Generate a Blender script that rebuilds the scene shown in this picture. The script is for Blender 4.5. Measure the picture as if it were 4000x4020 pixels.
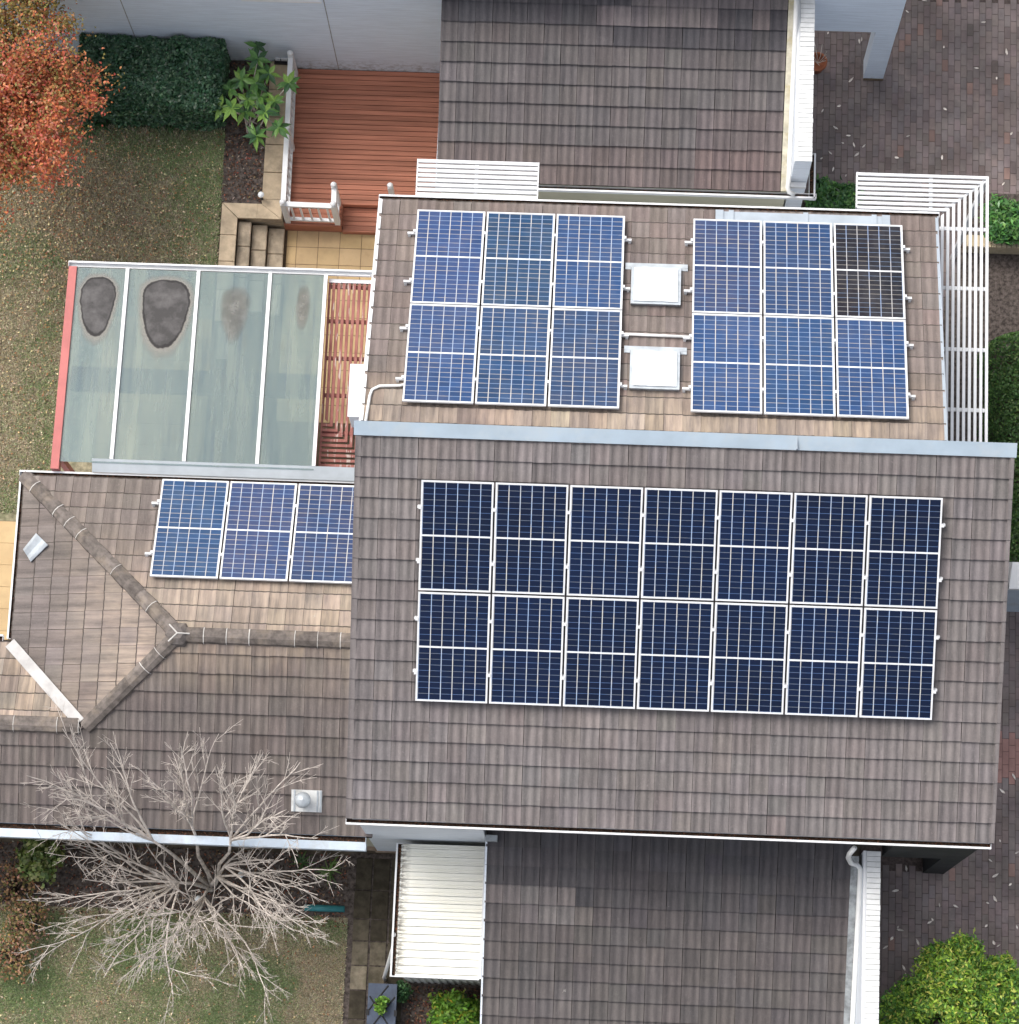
import bpy, bmesh, math, random
import numpy as np
from mathutils import Vector, Matrix, noise
random.seed(7); rng = np.random.default_rng(7)
for o in list(bpy.data.objects): bpy.data.objects.remove(o)
scn = bpy.context.scene
COL = scn.collection
R = math.radians

# ------------------------------------------------------------------ camera (a drone 49 m above the ground)
CAMH = 49.0; FPX = 11014.0785; PCX, PCY = 2000.0, 2010.0
def cam_rows(t, roll, yaw):
    ct, st = math.cos(t), math.sin(t)
    fwd = np.array([0, st, -ct]); up = np.array([0, ct, st]); rt = np.array([1., 0, 0])
    c, s = math.cos(roll), math.sin(roll)
    m = np.array([c*rt+s*up, -s*rt+c*up, -fwd])
    c, s = math.cos(yaw), math.sin(yaw)
    return m @ np.array([[c, -s, 0], [s, c, 0], [0, 0, 1]])
CM = cam_rows(R(12.704), R(-5.861), R(-8.074))
cam_d = bpy.data.cameras.new('camera'); cam = bpy.data.objects.new('camera', cam_d); COL.objects.link(cam)
m4 = Matrix([list(CM.T[i]) + [0] for i in range(3)] + [[0, 0, 0, 1]]); m4[2][3] = CAMH
cam.matrix_world = m4
cam_d.sensor_fit = 'HORIZONTAL'; cam_d.sensor_width = 36; cam_d.lens = 36*FPX/4000
cam_d.clip_start = 0.5; cam_d.clip_end = 2000
scn.camera = cam
def ray(px, py): return CM.T @ np.array([(px-PCX)/FPX, -(py-PCY)/FPX, -1.0])
def Z(px, py, z):
    d = ray(px, py); s = (z-CAMH)/d[2]; return (d[0]*s, d[1]*s, z)

# ------------------------------------------------------------------ sky, sun, exposure (bright overcast)
SUN_EL, SUN_AZ = 55, -50           # azimuth clockwise from +y
w = bpy.data.worlds.new('World'); scn.world = w; w.use_nodes = True
nt = w.node_tree; nt.nodes.clear()
sky = nt.nodes.new('ShaderNodeTexSky'); sky.sky_type = 'NISHITA'; sky.sun_disc = False
sky.sun_elevation = R(SUN_EL); sky.sun_rotation = R(SUN_AZ); sky.dust_density = 6; sky.air_density = 1.0; sky.ozone_density = 1
hs = nt.nodes.new('ShaderNodeHueSaturation'); hs.inputs['Saturation'].default_value = 0.42
bg = nt.nodes.new('ShaderNodeBackground'); bg.inputs[1].default_value = 0.15
wo = nt.nodes.new('ShaderNodeOutputWorld')
nt.links.new(sky.outputs[0], hs.inputs['Color']); nt.links.new(hs.outputs[0], bg.inputs[0]); nt.links.new(bg.outputs[0], wo.inputs[0])
sd = bpy.data.lights.new('sun', 'SUN'); sd.energy = .6; sd.angle = R(30); sd.color = (1, 0.96, 0.9)
so = bpy.data.objects.new('sun', sd); COL.objects.link(so)
sdir = Vector((math.sin(R(SUN_AZ))*math.cos(R(SUN_EL)), math.cos(R(SUN_AZ))*math.cos(R(SUN_EL)), math.sin(R(SUN_EL))))
so.rotation_euler = sdir.to_track_quat('Z', 'Y').to_euler(); so.location = (0, 0, 60)
vs = scn.view_settings; vs.view_transform = 'Standard'; vs.look = 'None'; vs.gamma = 1; vs.use_curve_mapping = False
vs.exposure = 0.66

# ------------------------------------------------------------------ materials
class NT:
    def __init__(s, name):
        s.m = bpy.data.materials.new(name); s.m.use_nodes = True; s.t = s.m.node_tree; s.t.nodes.clear()
        s.out = s.n('ShaderNodeOutputMaterial')
    def n(s, k, **kw):
        a = s.t.nodes.new(k)
        for q, v in kw.items(): setattr(a, q, v)
        return a
    def l(s, a, b): s.t.links.new(a, b)
    def put(s, sock, v):
        if hasattr(v, 'is_linked') or isinstance(v, bpy.types.NodeSocket): s.l(v, sock)
        else: sock.default_value = v
    def math(s, op, a, b=0.0, c=0.0):
        k = s.n('ShaderNodeMath', operation=op)
        for i, v in enumerate((a, b, c)): s.put(k.inputs[i], v)
        return k.outputs[0]
    def mix(s, f, a, b, bt='MIX'):
        k = s.n('ShaderNodeMix', data_type='RGBA', blend_type=bt)
        s.put(k.inputs[0], f)
        for i, v in ((6, a), (7, b)):
            if isinstance(v, (tuple, list)): v = (v[0], v[1], v[2], 1)
            s.put(k.inputs[i], v)
        return k.outputs[2]
    def pos(s, scale=(1, 1, 1), kind='pos'):
        if kind == 'pos': o = s.n('ShaderNodeNewGeometry').outputs['Position']
        else: o = s.n('ShaderNodeTexCoord').outputs['Object']
        k = s.n('ShaderNodeVectorMath', operation='MULTIPLY'); s.l(o, k.inputs[0]); k.inputs[1].default_value = scale
        return k.outputs[0]
    def noise(s, vec, scale, detail=3, rough=.6, lo=.35, hi=.65):
        k = s.n('ShaderNodeTexNoise'); s.l(vec, k.inputs['Vector']); k.inputs['Scale'].default_value = scale
        k.inputs['Detail'].default_value = detail; k.inputs['Roughness'].default_value = rough
        r = s.n('ShaderNodeMapRange'); s.l(k.outputs[0], r.inputs[0]); r.inputs[1].default_value = lo; r.inputs[2].default_value = hi
        return r.outputs[0]
    def tint(s):
        a = s.n('ShaderNodeAttribute', attribute_name='tint')
        z = s.math('LESS_THAN', a.outputs['Fac'], .0005)
        v = s.n('ShaderNodeVectorMath', operation='ADD'); s.l(a.outputs['Color'], v.inputs[0]); s.l(z, v.inputs[1])
        oi = s.n('ShaderNodeObjectInfo')
        q = s.n('ShaderNodeVectorMath', operation='MULTIPLY'); s.l(v.outputs[0], q.inputs[0]); s.l(oi.outputs['Color'], q.inputs[1])
        return q.outputs[0]
    def bsdf(s, col, rough=.8, spec=.3, metal=0, bump=None, bstr=.3, bdist=.01):
        b = s.n('ShaderNodeBsdfPrincipled')
        if isinstance(col, (tuple, list)): col = (col[0], col[1], col[2], 1)
        s.put(b.inputs['Base Color'], col); s.put(b.inputs['Roughness'], rough); b.inputs['Metallic'].default_value = metal
        b.inputs['Specular IOR Level'].default_value = spec
        if bump is not None:
            k = s.n('ShaderNodeBump'); k.inputs['Strength'].default_value = bstr; k.inputs['Distance'].default_value = bdist
            s.l(bump, k.inputs['Height']); s.l(k.outputs[0], b.inputs['Normal'])
        return b
    def fin(s, b): s.l(b.outputs[0], s.out.inputs[0]); return s.m
def simple(name, col, var=.18, scale=6, rough=.7, spec=.3, metal=0, bscale=80, bstr=.15, stretch=(1, 1, 1), dirt=None, dscale=3, dlo=.5, dhi=.75, tint=True):
    t = NT(name); p = t.pos(stretch)
    f = t.noise(p, scale, 4)
    c = t.mix(f, tuple(v*(1-var) for v in col), tuple(v*(1+var) for v in col))
    if dirt: c = t.mix(t.noise(p, dscale, 5, .7, dlo, dhi), c, dirt)
    if tint:
        c = t.mix(1.0, c, t.tint(), 'MULTIPLY')
    return t.fin(t.bsdf(c, rough, spec, metal, t.noise(t.pos(), bscale, 3, .6, .2, .8), bstr, .004))
def tile_mat(name, dark, light, axis='y', tan=None, zone=None, rib=(0.0, .2966), ribk=.22, ribn=2):
    """weathered concrete roof tile: streaks and painted roll shading down the slope, lichen mottling, an optional sand-coloured worn zone"""
    t = NT(name)
    st = (15, 1.5, 1.5) if axis == 'y' else (1.5, 15, 1.5)
    st2 = (34, 5, 5) if axis == 'y' else (5, 34, 5)
    f1 = t.noise(t.pos(st), 1.0, 4, .65, .3, .7); f2 = t.noise(t.pos(st2), 1.0, 3, .6, .3, .7); f3 = t.noise(t.pos(), .7, 4, .6, .35, .65)
    f4 = t.noise(t.pos(), 42, 5, .75, .25, .75)
    mixf = t.math('ADD', t.math('MULTIPLY', f1, .36), t.math('ADD', t.math('MULTIPLY', f2, .17), t.math('ADD', t.math('MULTIPLY', f3, .17), t.math('MULTIPLY', f4, .30))))
    spx = t.n('ShaderNodeSeparateXYZ'); t.l(t.pos(), spx.inputs[0])
    rx = t.math('SUBTRACT', spx.outputs[0 if axis == 'y' else 1], rib[0])
    wob = t.math('MULTIPLY', t.noise(t.pos((4, 4, 4)), 1.0, 2, .5, 0, 1), 1.6)
    rw_ = t.math('ADD', .5, t.math('MULTIPLY', .5, t.math('COSINE', t.math('ADD', wob, t.math('MULTIPLY', rx, 2*math.pi*ribn/rib[1])))))  # stripes along the rolls put their light and shade into the colour
    amp = t.math('MULTIPLY', ribk, t.math('ADD', .35, t.noise(t.pos(), 1.9, 3, .6, .3, .7)))
    mixf = t.math('ADD', t.math('MULTIPLY', mixf, 1-ribk*.6), t.math('MULTIPLY', amp, rw_))
    sp1 = t.noise(t.pos((1.6, 1, 1) if axis == 'y' else (1, 1.6, 1)), 17, 5, .8, .56, .74)
    c = t.mix(mixf, dark, light)
    c = t.mix(t.math('MULTIPLY', sp1, .30), c, tuple(min(1, v*1.55) for v in light))
    if tan:
        (a0, a1), ch = zone
        sp = t.n('ShaderNodeSeparateXYZ'); t.l(t.pos(), sp.inputs[0])
        r = t.n('ShaderNodeMapRange'); r.interpolation_type = 'SMOOTHSTEP'; t.l(sp.outputs[ch], r.inputs[0]); r.inputs[1].default_value = a0; r.inputs[2].default_value = a1
        g = t.math('MULTIPLY', r.outputs[0], t.math('ADD', .25, t.math('MULTIPLY', f1, .8))); g = t.math('MINIMUM', g, 1.0)
        g = t.math('MULTIPLY', g, t.math('ADD', .35, t.math('MULTIPLY', t.noise(t.pos(), 1.3, 3, .6, .35, .6), .65)))
        c = t.mix(g, c, tan)
    c = t.mix(1.0, c, t.tint(), 'MULTIPLY')
    sc = t.noise(t.pos(), 3.1, 5, .75, .70, .74)
    c = t.mix(t.math('MULTIPLY', sc, .35), c, (.5, .48, .44))
    return t.fin(t.bsdf(c, .9, .2, 0, t.noise(t.pos(), 120, 3, .7, .2, .8), .35, .006))
def leaf_mat(name, rough=.45, trans=.3, spec=.4):
    t = NT(name); a = t.n('ShaderNodeAttribute', attribute_name='tint')
    oi = t.n('ShaderNodeObjectInfo')
    b = t.bsdf(a.outputs['Color'], rough, spec)
    tr = t.n('ShaderNodeBsdfTranslucent'); t.l(a.outputs['Color'], tr.inputs[0])
    mx = t.n('ShaderNodeMixShader'); mx.inputs[0].default_value = trans; t.l(b.outputs[0], mx.inputs[1]); t.l(tr.outputs[0], mx.inputs[2])
    return t.fin(mx)
def brick_mat(name, col, dirt=None):
    """painted face brickwork: fine courses only a few pixels high from this distance"""
    t = NT(name); sp = t.n('ShaderNodeSeparateXYZ'); t.l(t.pos(), sp.inputs[0])
    fr = t.math('FRACT', t.math('DIVIDE', sp.outputs[2], .086))
    ln = t.math('GREATER_THAN', t.math('ABSOLUTE', t.math('SUBTRACT', fr, .5)), .42)
    f = t.noise(t.pos((1.2, 1.2, 9)), 1.6, 5, .65)
    c = t.mix(f, tuple(v*.93 for v in col), tuple(v*1.05 for v in col))
    if dirt:
        r = t.n('ShaderNodeMapRange'); t.l(sp.outputs[2], r.inputs[0]); r.inputs[1].default_value = dirt[0]; r.inputs[2].default_value = dirt[1]; r.inputs[3].default_value = 1; r.inputs[4].default_value = 0
        c = t.mix(t.math('MULTIPLY', r.outputs[0], t.noise(t.pos(), 9, 5, .7, .45, .7)), c, (.2, .19, .17))
    c = t.mix(t.math('MULTIPLY', ln, .10), c, (.3, .3, .3))
    h = t.math('SUBTRACT', 1.0, ln)
    return t.fin(t.bsdf(c, .75, .3, 0, h, .5, .006))
def cell_mat(name, base, vline, hline, vw, hw, rows, h, var=.25, hstr=.6, dust=.10, hueF=(1.7, 1.0, .9)):
    """solar cells printed under glass: 6 columns, two halves of half-cut cells, silver ribbons"""
    t = NT(name); sp = t.n('ShaderNodeSeparateXYZ'); t.l(t.n('ShaderNodeTexCoord').outputs['Object'], sp.inputs[0])
    cw = (1.134-.06)/6; ch = (h/2-.03-.012)/rows
    gx = t.math('DIVIDE', t.math('SUBTRACT', sp.outputs[0], .03), cw)
    gy = t.math('DIVIDE', t.math('SUBTRACT', t.math('ABSOLUTE', t.math('SUBTRACT', sp.outputs[1], h/2)), .012), ch)
    fx = t.math('ABSOLUTE', t.math('SUBTRACT', t.math('FRACT', gx), .5)); fy = t.math('ABSOLUTE', t.math('SUBTRACT', t.math('FRACT', gy), .5))
    lv = t.math('GREATER_THAN', fx, .5-.5*vw/cw); lh = t.math('GREATER_THAN', fy, .5-.5*hw/ch)
    cv = t.n('ShaderNodeCombineXYZ'); t.l(t.math('FLOOR', gx), cv.inputs[0])
    side = t.math('MULTIPLY', t.math('SIGN', t.math('SUBTRACT', sp.outputs[1], h/2)), t.math('FLOOR', t.math('ADD', gy, 1)))
    t.l(side, cv.inputs[1]); oi = t.n('ShaderNodeObjectInfo'); t.l(t.math('MULTIPLY', oi.outputs['Random'], 37.0), cv.inputs[2])
    wn = t.n('ShaderNodeTexWhiteNoise', noise_dimensions='3D'); t.l(cv.outputs[0], wn.inputs[0])
    k = t.math('ADD', 1-var, t.math('MULTIPLY', wn.outputs[0], 2*var*.6))
    cl = t.mix(1.0, base, t.mix(1.0, k, (1, 1, 1), 'MULTIPLY'), 'MULTIPLY')
    cl = t.mix(t.noise(t.pos(), .55, 3, .6, .3, .7), cl, tuple(v*f for v, f in zip(base, hueF)))
    cl = t.mix(t.math('MULTIPLY', t.noise(t.pos(), 1.6, 5, .7, .42, .75), dust), cl, (.30, .30, .29))
    cl = t.mix(1.0, cl, t.tint(), 'MULTIPLY')
    # ribbons: moire fringing and blue glint painted in, drifting between silver, tan and blue
    hue = t.noise(t.pos((7, 2.1, 2)), 1.0, 2, .5, .42, .58)
    vc = t.mix(hue, vline, (vline[0]*.55, vline[1]*.75, min(1, vline[2]*1.15)))
    hc = t.mix(t.noise(t.pos((2.3, 9, 2)), 1.0, 2, .5, .42, .58), hline, (hline[0]*.5, hline[1]*.75, min(1, hline[2]*1.25)))
    c = t.mix(t.math('MULTIPLY', lh, hstr), cl, hc); c = t.mix(t.math('MULTIPLY', lv, .9), c, vc)
    return t.fin(t.bsdf(c, .16, .32))

M = {}
M['tile_main'] = tile_mat('tile_main', (.076, .070, .070), (.245, .218, .212), rib=(-3.684, .2966), ribk=.34)
M['tile_north'] = tile_mat('tile_north', (.088, .074, .069), (.265, .220, .200), tan=(.40, .32, .25), zone=((12.2, 11.2), 1), rib=(5.46, .2966), ribk=.3)
M['tile_wing_n'] = tile_mat('tile_wing_north', (.095, .083, .077), (.27, .23, .205), tan=(.45, .36, .28), zone=((10.0, 8.5), 1), rib=(-3.86, .2935), ribk=.34, ribn=1)
M['tile_wing_w'] = tile_mat('tile_wing_west', (.080, .071, .068), (.245, .21, .193), axis='x', tan=(.42, .34, .27), zone=((-9.3, -7.7), 0), rib=(10.64, .2985), ribk=.3, ribn=1)
M['tile_wing_s'] = tile_mat('tile_wing_south', (.068, .060, .058), (.205, .175, .163), tan=(.32, .255, .2), zone=((6.6, 7.9), 1), rib=(-12.0, .2935), ribk=.32)
M['tile_low'] = tile_mat('tile_lower', (.052, .050, .054), (.155, .143, .145), rib=(-1.605, .2972), ribk=.32)
M['tile_top'] = tile_mat('tile_neighbour', (.056, .053, .056), (.168, .151, .149), rib=(-2.985, .2988), ribk=.32)
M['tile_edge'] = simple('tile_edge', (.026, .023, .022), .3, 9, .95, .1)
M['tile_edge_strip'] = simple('tile_edge_strip', (.085, .072, .065), .3, 9, .95, .1)  # darker tone for a thin strip along the tile's lower edge
M['cap'] = simple('ridge_cap', (.15, .133, .124), .3, 9, .9, .15, dirt=(.28, .235, .19), dscale=2)
M['mortar'] = simple('mortar', (.55, .53, .5), .12, 8, .9)
M['sarking'] = simple('roof_underlay', (.03, .027, .026), .2, 5, .95, .1)
M['white'] = simple('white_paint', (.74, .75, .76), .05, 3, .45, .4, bstr=.03)
M['white_pipe'] = simple('white_plastic', (.78, .78, .76), .06, 3, .4, .4, bstr=.02)
M['alu'] = simple('anodised_aluminium', (.70, .71, .72), .06, 5, .35, .5, bstr=.02)
M['skylight'] = simple('opal_acrylic', (.86, .9, .93), .02, 2, .2, .5, bstr=0.0)
M['fascia'] = simple('pale_blue_gutter', (.50, .58, .66), .08, 3, .45, .4, bstr=.03, dirt=(.42, .44, .45), dscale=2.5)
M['ridge_metal'] = simple('blue_grey_flashing', (.36, .44, .51), .07, 2, .5, .4, bstr=.03, dirt=(.42, .47, .5), dscale=1.5)
M['flash'] = simple('grey_flashing', (.36, .41, .46), .1, 2.5, .5, .4, bstr=.05)
M['paleflash'] = simple('pale_grey_flashing', (.46, .50, .53), .08, 2.5, .5, .4, bstr=.03)
M['lead'] = simple('lead_flashing', (.27, .29, .30), .35, 7, .6, .4)
M['creamflash'] = simple('stained_cement_strip', (.55, .52, .42), .2, 6, .9, dirt=(.45, .38, .2), dscale=4)
M['valley'] = simple('bare_metal_valley', (.40, .39, .38), .15, 4, .5, .5, dirt=(.20, .18, .16), dscale=5, dlo=.62, dhi=.80)
M['wallw'] = brick_mat('painted_brick_white', (.68, .755, .85), dirt=(-.35, .25))
M['wallw2'] = brick_mat('painted_brick_house', (.72, .77, .83))
M['wallc'] = simple('cream_render', (.50, .48, .37), .06, 2, .8)
M['wallb'] = simple('tan_footing', (.32, .24, .18), .2, 6, .9)
M['dark'] = simple('charcoal_paint', (.045, .046, .046), .15, 3, .8, .2)
M['parbrick'] = simple('white_painted_brick', (.76, .77, .76), .06, 9, .7, dirt=(.16, .16, .16), dscale=5, dlo=.66, dhi=.75, tint=True)
M['mortgrey'] = simple('grey_mortar', (.34, .34, .34), .2, 12, .95)
M['deck'] = simple('stained_decking', (.43, .175, .112), .22, 1.2, .65, .25, stretch=(.5, 9, 1), bstr=.1)
M['decksub'] = simple('deck_joists', (.05, .022, .018), .2, 4, .9)
M['stone'] = simple('sandstone', (.50, .40, .28), .16, 5, .85, dirt=(.30, .245, .18), dscale=3.2, dlo=.5, dhi=.8)
M['stonestep'] = simple('worn_sandstone', (.42, .345, .255), .2, 6, .85, dirt=(.2, .17, .135), dscale=3.2, dlo=.48, dhi=.75)
M['tilepatio'] = simple('tan_patio_tile', (.53, .38, .205), .09, 4, .7, dirt=(.42, .29, .15), dscale=2, tint=True)
M['grout'] = simple('dark_grout', (.12, .085, .055), .2, 9, .95)
M['soil'] = simple('mulch_soil', (.10, .083, .074), .55, 14, .98, .1, bscale=40, bstr=.9, dirt=(.12, .095, .08), dscale=22, dlo=.58, dhi=.72)
M['lawnsoil'] = simple('lawn_thatch', (.28, .25, .17), .4, 10, .98, .1, bscale=60, bstr=.7, dirt=(.10, .125, .055), dscale=1.1)
M['ground'] = simple('ground_earth', (.12, .10, .075), .4, 3, .95, .1)
M['paver'] = simple('brown_clay_paver', (.212, .176, .166), .2, 1.6, .85, .25, dirt=(.140, .120, .114), dscale=1.4, dlo=.5, dhi=.72)
M['paverjoint'] = simple('paver_sand', (.095, .075, .068), .3, 20, .98, .1)
M['slab'] = simple('mossy_concrete', (.085, .075, .062), .3, 7, .95, .1, dirt=(.05, .048, .034), dscale=4, tint=True)
M['purlin'] = simple('dark_blue_steel', (.015, .03, .05), .2, 4, .6)
M['red'] = simple('red_steel', (.44, .125, .115), .1, 3, .5, .4, bstr=.05)
t_ = NT('peeling_red_paint'); p_ = t_.pos((16, 2.2, 4))
c_ = t_.mix(t_.noise(t_.pos(), 3, 3), (.225, .080, .068), (.33, .135, .11))
c_ = t_.mix(t_.math('MULTIPLY', t_.noise(p_, 1.0, 3, .6, .585, .63), .75), c_, (.52, .45, .40))
M['redslat'] = t_.fin(t_.bsdf(c_, .7, .3))
M['shed'] = simple('cream_colourbond', (.84, .83, .74), .03, 2, .45, .4, bstr=.02, dirt=(.74, .72, .58), dscale=1.4)
t_ = NT('cream_ribbed_sheet'); sp_ = t_.n('ShaderNodeSeparateXYZ'); t_.l(t_.pos(), sp_.inputs[0])
c_ = t_.mix(t_.noise(t_.pos(), 1.4, 4), (.80, .79, .70), (.84, .83, .76)); mr = t_.n('ShaderNodeMapRange'); t_.l(sp_.outputs[0], mr.inputs[0]); mr.inputs[1].default_value = -2.86; mr.inputs[2].default_value = -3.03
c_ = t_.mix(t_.math('MULTIPLY', mr.outputs[0], t_.noise(t_.pos((3, 9, 1)), 2.2, 4, .7, .38, .55)), c_, (.13, .12, .10)); c_ = t_.mix(t_.math('MULTIPLY', t_.noise(t_.pos((1, 5, 1)), 3, 5, .75, .6, .8), .3), c_, (.5, .48, .42))
M['shed'] = t_.fin(t_.bsdf(c_, .45, .4))
M['shedshade'] = simple('rib_shade_grey', (.42, .41, .37), .2, 9, .7)  # grey that paints in shade beside the roof ribs
M['shedwall'] = simple('pale_metal_sheet', (.55, .56, .55), .08, 3, .5, .4, bstr=.02)
M['dirtband'] = simple('gutter_leaf_litter', (.055, .036, .026), .7, 28, .98, .1, dirt=(.28, .11, .06), dscale=24, dlo=.56, dhi=.66)
M['bluebox'] = simple('slate_blue_plastic', (.052, .072, .115), .2, 5, .5, .4, dirt=(.1, .1, .11), dscale=6, dlo=.6)
M['black'] = simple('black_plastic', (.012, .012, .014), .2, 5, .5)
M['teal'] = simple('teal_plastic', (.035, .19, .21), .1, 5, .45)
M['terra'] = simple('terracotta', (.34, .12, .06), .15, 6, .8)
M['wood'] = simple('bare_bark', (.56, .505, .455), .3, 9, .85, .2, bstr=.4)
M['bark'] = simple('dark_bark', (.09, .065, .05), .3, 14, .95, .1, bstr=.6)
M['litterleaf'] = simple('dry_leaf', (.72, .66, .60), .2, 30, .8, .2)
M['creambrick'] = simple('cream_brick', (.52, .43, .29), .14, 8, .85, tint=True)
M['zinc'] = simple('pale_zinc', (.66, .67, .66), .12, 6, .5, .4, dirt=(.4, .4, .38), dscale=5)
M['galv'] = simple('galvanised_steel', (.46, .50, .53), .15, 5, .4, .5, metal=.35, bstr=.05)
M['cell_navy'] = cell_mat('cells_navy', (.0035, .0095, .034), (.58, .57, .55), (.26, .30, .36), .013, .009, 9, 1.722, .25, .45, .0, (.9, 1.15, 1.2))
M['cell_blue'] = cell_mat('cells_blue', (.015, .058, .150), (.52, .50, .47), (.46, .43, .40), .014, .0105, 10, 1.903, .35, .66)
M['cell_black'] = cell_mat('cells_black', (.009, .011, .017), (.45, .44, .44), (.38, .35, .31), .0125, .009, 10, 1.903, .3, .62)
M['leaf'] = leaf_mat('leaf'); M['leaf_gloss'] = leaf_mat('glossy_leaf', .3, .22, .5); M['grass'] = leaf_mat('grass_blade', .7, .2, .2); M['litter'] = leaf_mat('leaf_litter', .8, .1, .2)
t_ = NT('algae_stained_glazing'); p_ = t_.pos((3.2, .35, 1))
c_ = t_.mix(t_.noise(p_, 1.0, 4, .6, .3, .7), (.15, .215, .235), (.29, .345, .315))
c_ = t_.mix(t_.math('MULTIPLY', t_.noise(t_.pos((9, .5, 1)), 1.0, 4, .65, .5, .72), .55), c_, (.115, .175, .225))
c_ = t_.mix(t_.math('MULTIPLY', t_.noise(t_.pos((5, 1.2, 1)), 1.3, 5, .75, .55, .8), .45), c_, (.13, .135, .125))
b_ = t_.bsdf(c_, .22, .4); tp = t_.n('ShaderNodeBsdfTransparent'); tp.inputs[0].default_value = (.75, .85, .85, 1)
mx = t_.n('ShaderNodeMixShader'); mx.inputs[0].default_value = .48; t_.l(b_.outputs[0], mx.inputs[1]); t_.l(tp.outputs[0], mx.inputs[2])
M['glass'] = t_.fin(mx)
def stain_mat(name, core, ring, halo, soft, kcore=1.0, khalo=.55):
    t = NT(name); a = t.n('ShaderNodeAttribute', attribute_name='rad'); r = t.math('ADD', a.outputs['Fac'], t.math('MULTIPLY', t.math('SUBTRACT', t.noise(t.pos(), 6, 6, .75, .2, .8), .5), .13))
    def ss(lo, hi):
        q = t.n('ShaderNodeMapRange'); q.interpolation_type = 'SMOOTHSTEP'; t.l(r, q.inputs[0]); q.inputs[1].default_value = lo; q.inputs[2].default_value = hi; return q.outputs[0]
    c = t.mix(t.noise(t.pos(), 3.5, 5, .65, .42, .66), core, tuple(v*1.9 for v in core))
    if ring: c = t.mix(t.math('MULTIPLY', ss(.90, .95), .75), c, ring)
    c = t.mix(ss(1.0-soft*.3, 1.0+soft), c, halo)
    al = t.math('MULTIPLY', t.math('SUBTRACT', kcore, t.math('MULTIPLY', ss(1.0-soft, 1.02+soft), kcore-khalo)), t.math('SUBTRACT', 1.0, ss(1.03, 1.30)))
    b = t.bsdf(c, .85, .2); tp = t.n('ShaderNodeBsdfTransparent'); mx = t.n('ShaderNodeMixShader')
    t.l(al, mx.inputs[0]); t.l(tp.outputs[0], mx.inputs[1]); t.l(b.outputs[0], mx.inputs[2]); return t.fin(mx)
M['mud'] = stain_mat('dried_mud', (.070, .067, .066), (.028, .026, .026), (.34, .32, .29), .03)
M['mudpale'] = stain_mat('faint_dried_mud', (.165, .158, .145), None, (.30, .33, .315), .45, .6, .15)

# ------------------------------------------------------------------ mesh helpers
class MB:
    def __init__(s): s.v = []; s.f = []; s.m = []
    def quad(s, a, b, c, d, m=0):
        i = len(s.v); s.v += [a, b, c, d]; s.f.append((i, i+1, i+2, i+3)); s.m.append(m)
    def poly(s, pts, m=0):
        i = len(s.v); s.v += list(pts); s.f.append(tuple(range(i, i+len(pts)))); s.m.append(m)
    def box(s, x0, x1, y0, y1, z0, z1, m=0):
        i = len(s.v)
        s.v += [(x0, y0, z0), (x1, y0, z0), (x1, y1, z0), (x0, y1, z0), (x0, y0, z1), (x1, y0, z1), (x1, y1, z1), (x0, y1, z1)]
        for f in ((3, 2, 1, 0), (4, 5, 6, 7), (0, 1, 5, 4), (1, 2, 6, 5), (2, 3, 7, 6), (3, 0, 4, 7)):
            s.f.append(tuple(i+k for k in f)); s.m.append(m)
        return s
    def hexa(s, bot, top, m=0):
        i = len(s.v); s.v += list(bot)+list(top)
        for f in ((3, 2, 1, 0), (4, 5, 6, 7), (0, 1, 5, 4), (1, 2, 6, 5), (2, 3, 7, 6), (3, 0, 4, 7)):
            s.f.append(tuple(i+k for k in f)); s.m.append(m)
        return s
    def tube(s, pts, rad, n=8, m=0, cap=True):
        pts = [Vector(p) for p in pts]
        if not isinstance(rad, (list, tuple)): rad = [rad]*len(pts)
        prev = None; up = Vector((0, 0, 1)); base = len(s.v)
        for k, p in enumerate(pts):
            d = (pts[min(k+1, len(pts)-1)]-pts[max(k-1, 0)]).normalized()
            if prev is None:
                a = up if abs(d.z) < .9 else Vector((1, 0, 0)); u = d.cross(a).normalized()
            else: u = (prev-d*prev.dot(d)).normalized()
            prev = u; v = d.cross(u)
            for j in range(n):
                an = 2*math.pi*j/n; s.v.append(tuple(p+(u*math.cos(an)+v*math.sin(an))*rad[k]))
        for k in range(len(pts)-1):
            for j in range(n):
                a = base+k*n+j; b = base+k*n+(j+1) % n; s.f.append((a, b, b+n, a+n)); s.m.append(m)
        if cap:
            s.f.append(tuple(base+j for j in range(n))[::-1]); s.m.append(m)
            s.f.append(tuple(base+(len(pts)-1)*n+j for j in range(n))); s.m.append(m)
        return s
    def lathe(s, c, prof, n=16, m=0):
        base = len(s.v)
        for r, z in prof:
            for j in range(n):
                a = 2*math.pi*j/n; s.v.append((c[0]+r*math.cos(a), c[1]+r*math.sin(a), c[2]+z))
        for k in range(len(prof)-1):
            for j in range(n):
                a = base+k*n+j; b = base+k*n+(j+1) % n; s.f.append((a, b, b+n, a+n)); s.m.append(m)
        s.f.append(tuple(base+j for j in range(n))[::-1]); s.m.append(m)
        s.f.append(tuple(base+(len(prof)-1)*n+j for j in range(n))); s.m.append(m)
        return s
    def mesh(s, name, mats, smooth=False):
        me = bpy.data.meshes.new(name); me.from_pydata([tuple(v) for v in s.v], [], s.f)
        if not isinstance(mats, (list, tuple)): mats = [mats]
        for q in mats: me.materials.append(M[q])
        if len(mats) > 1: me.polygons.foreach_set('material_index', s.m)
        if smooth: me.polygons.foreach_set('use_smooth', [True]*len(me.polygons))
        me.update(); return me
    def build(s, name, mats, parent=None, smooth=False):
        return link(name, s.mesh(name, mats, smooth), parent)
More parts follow.
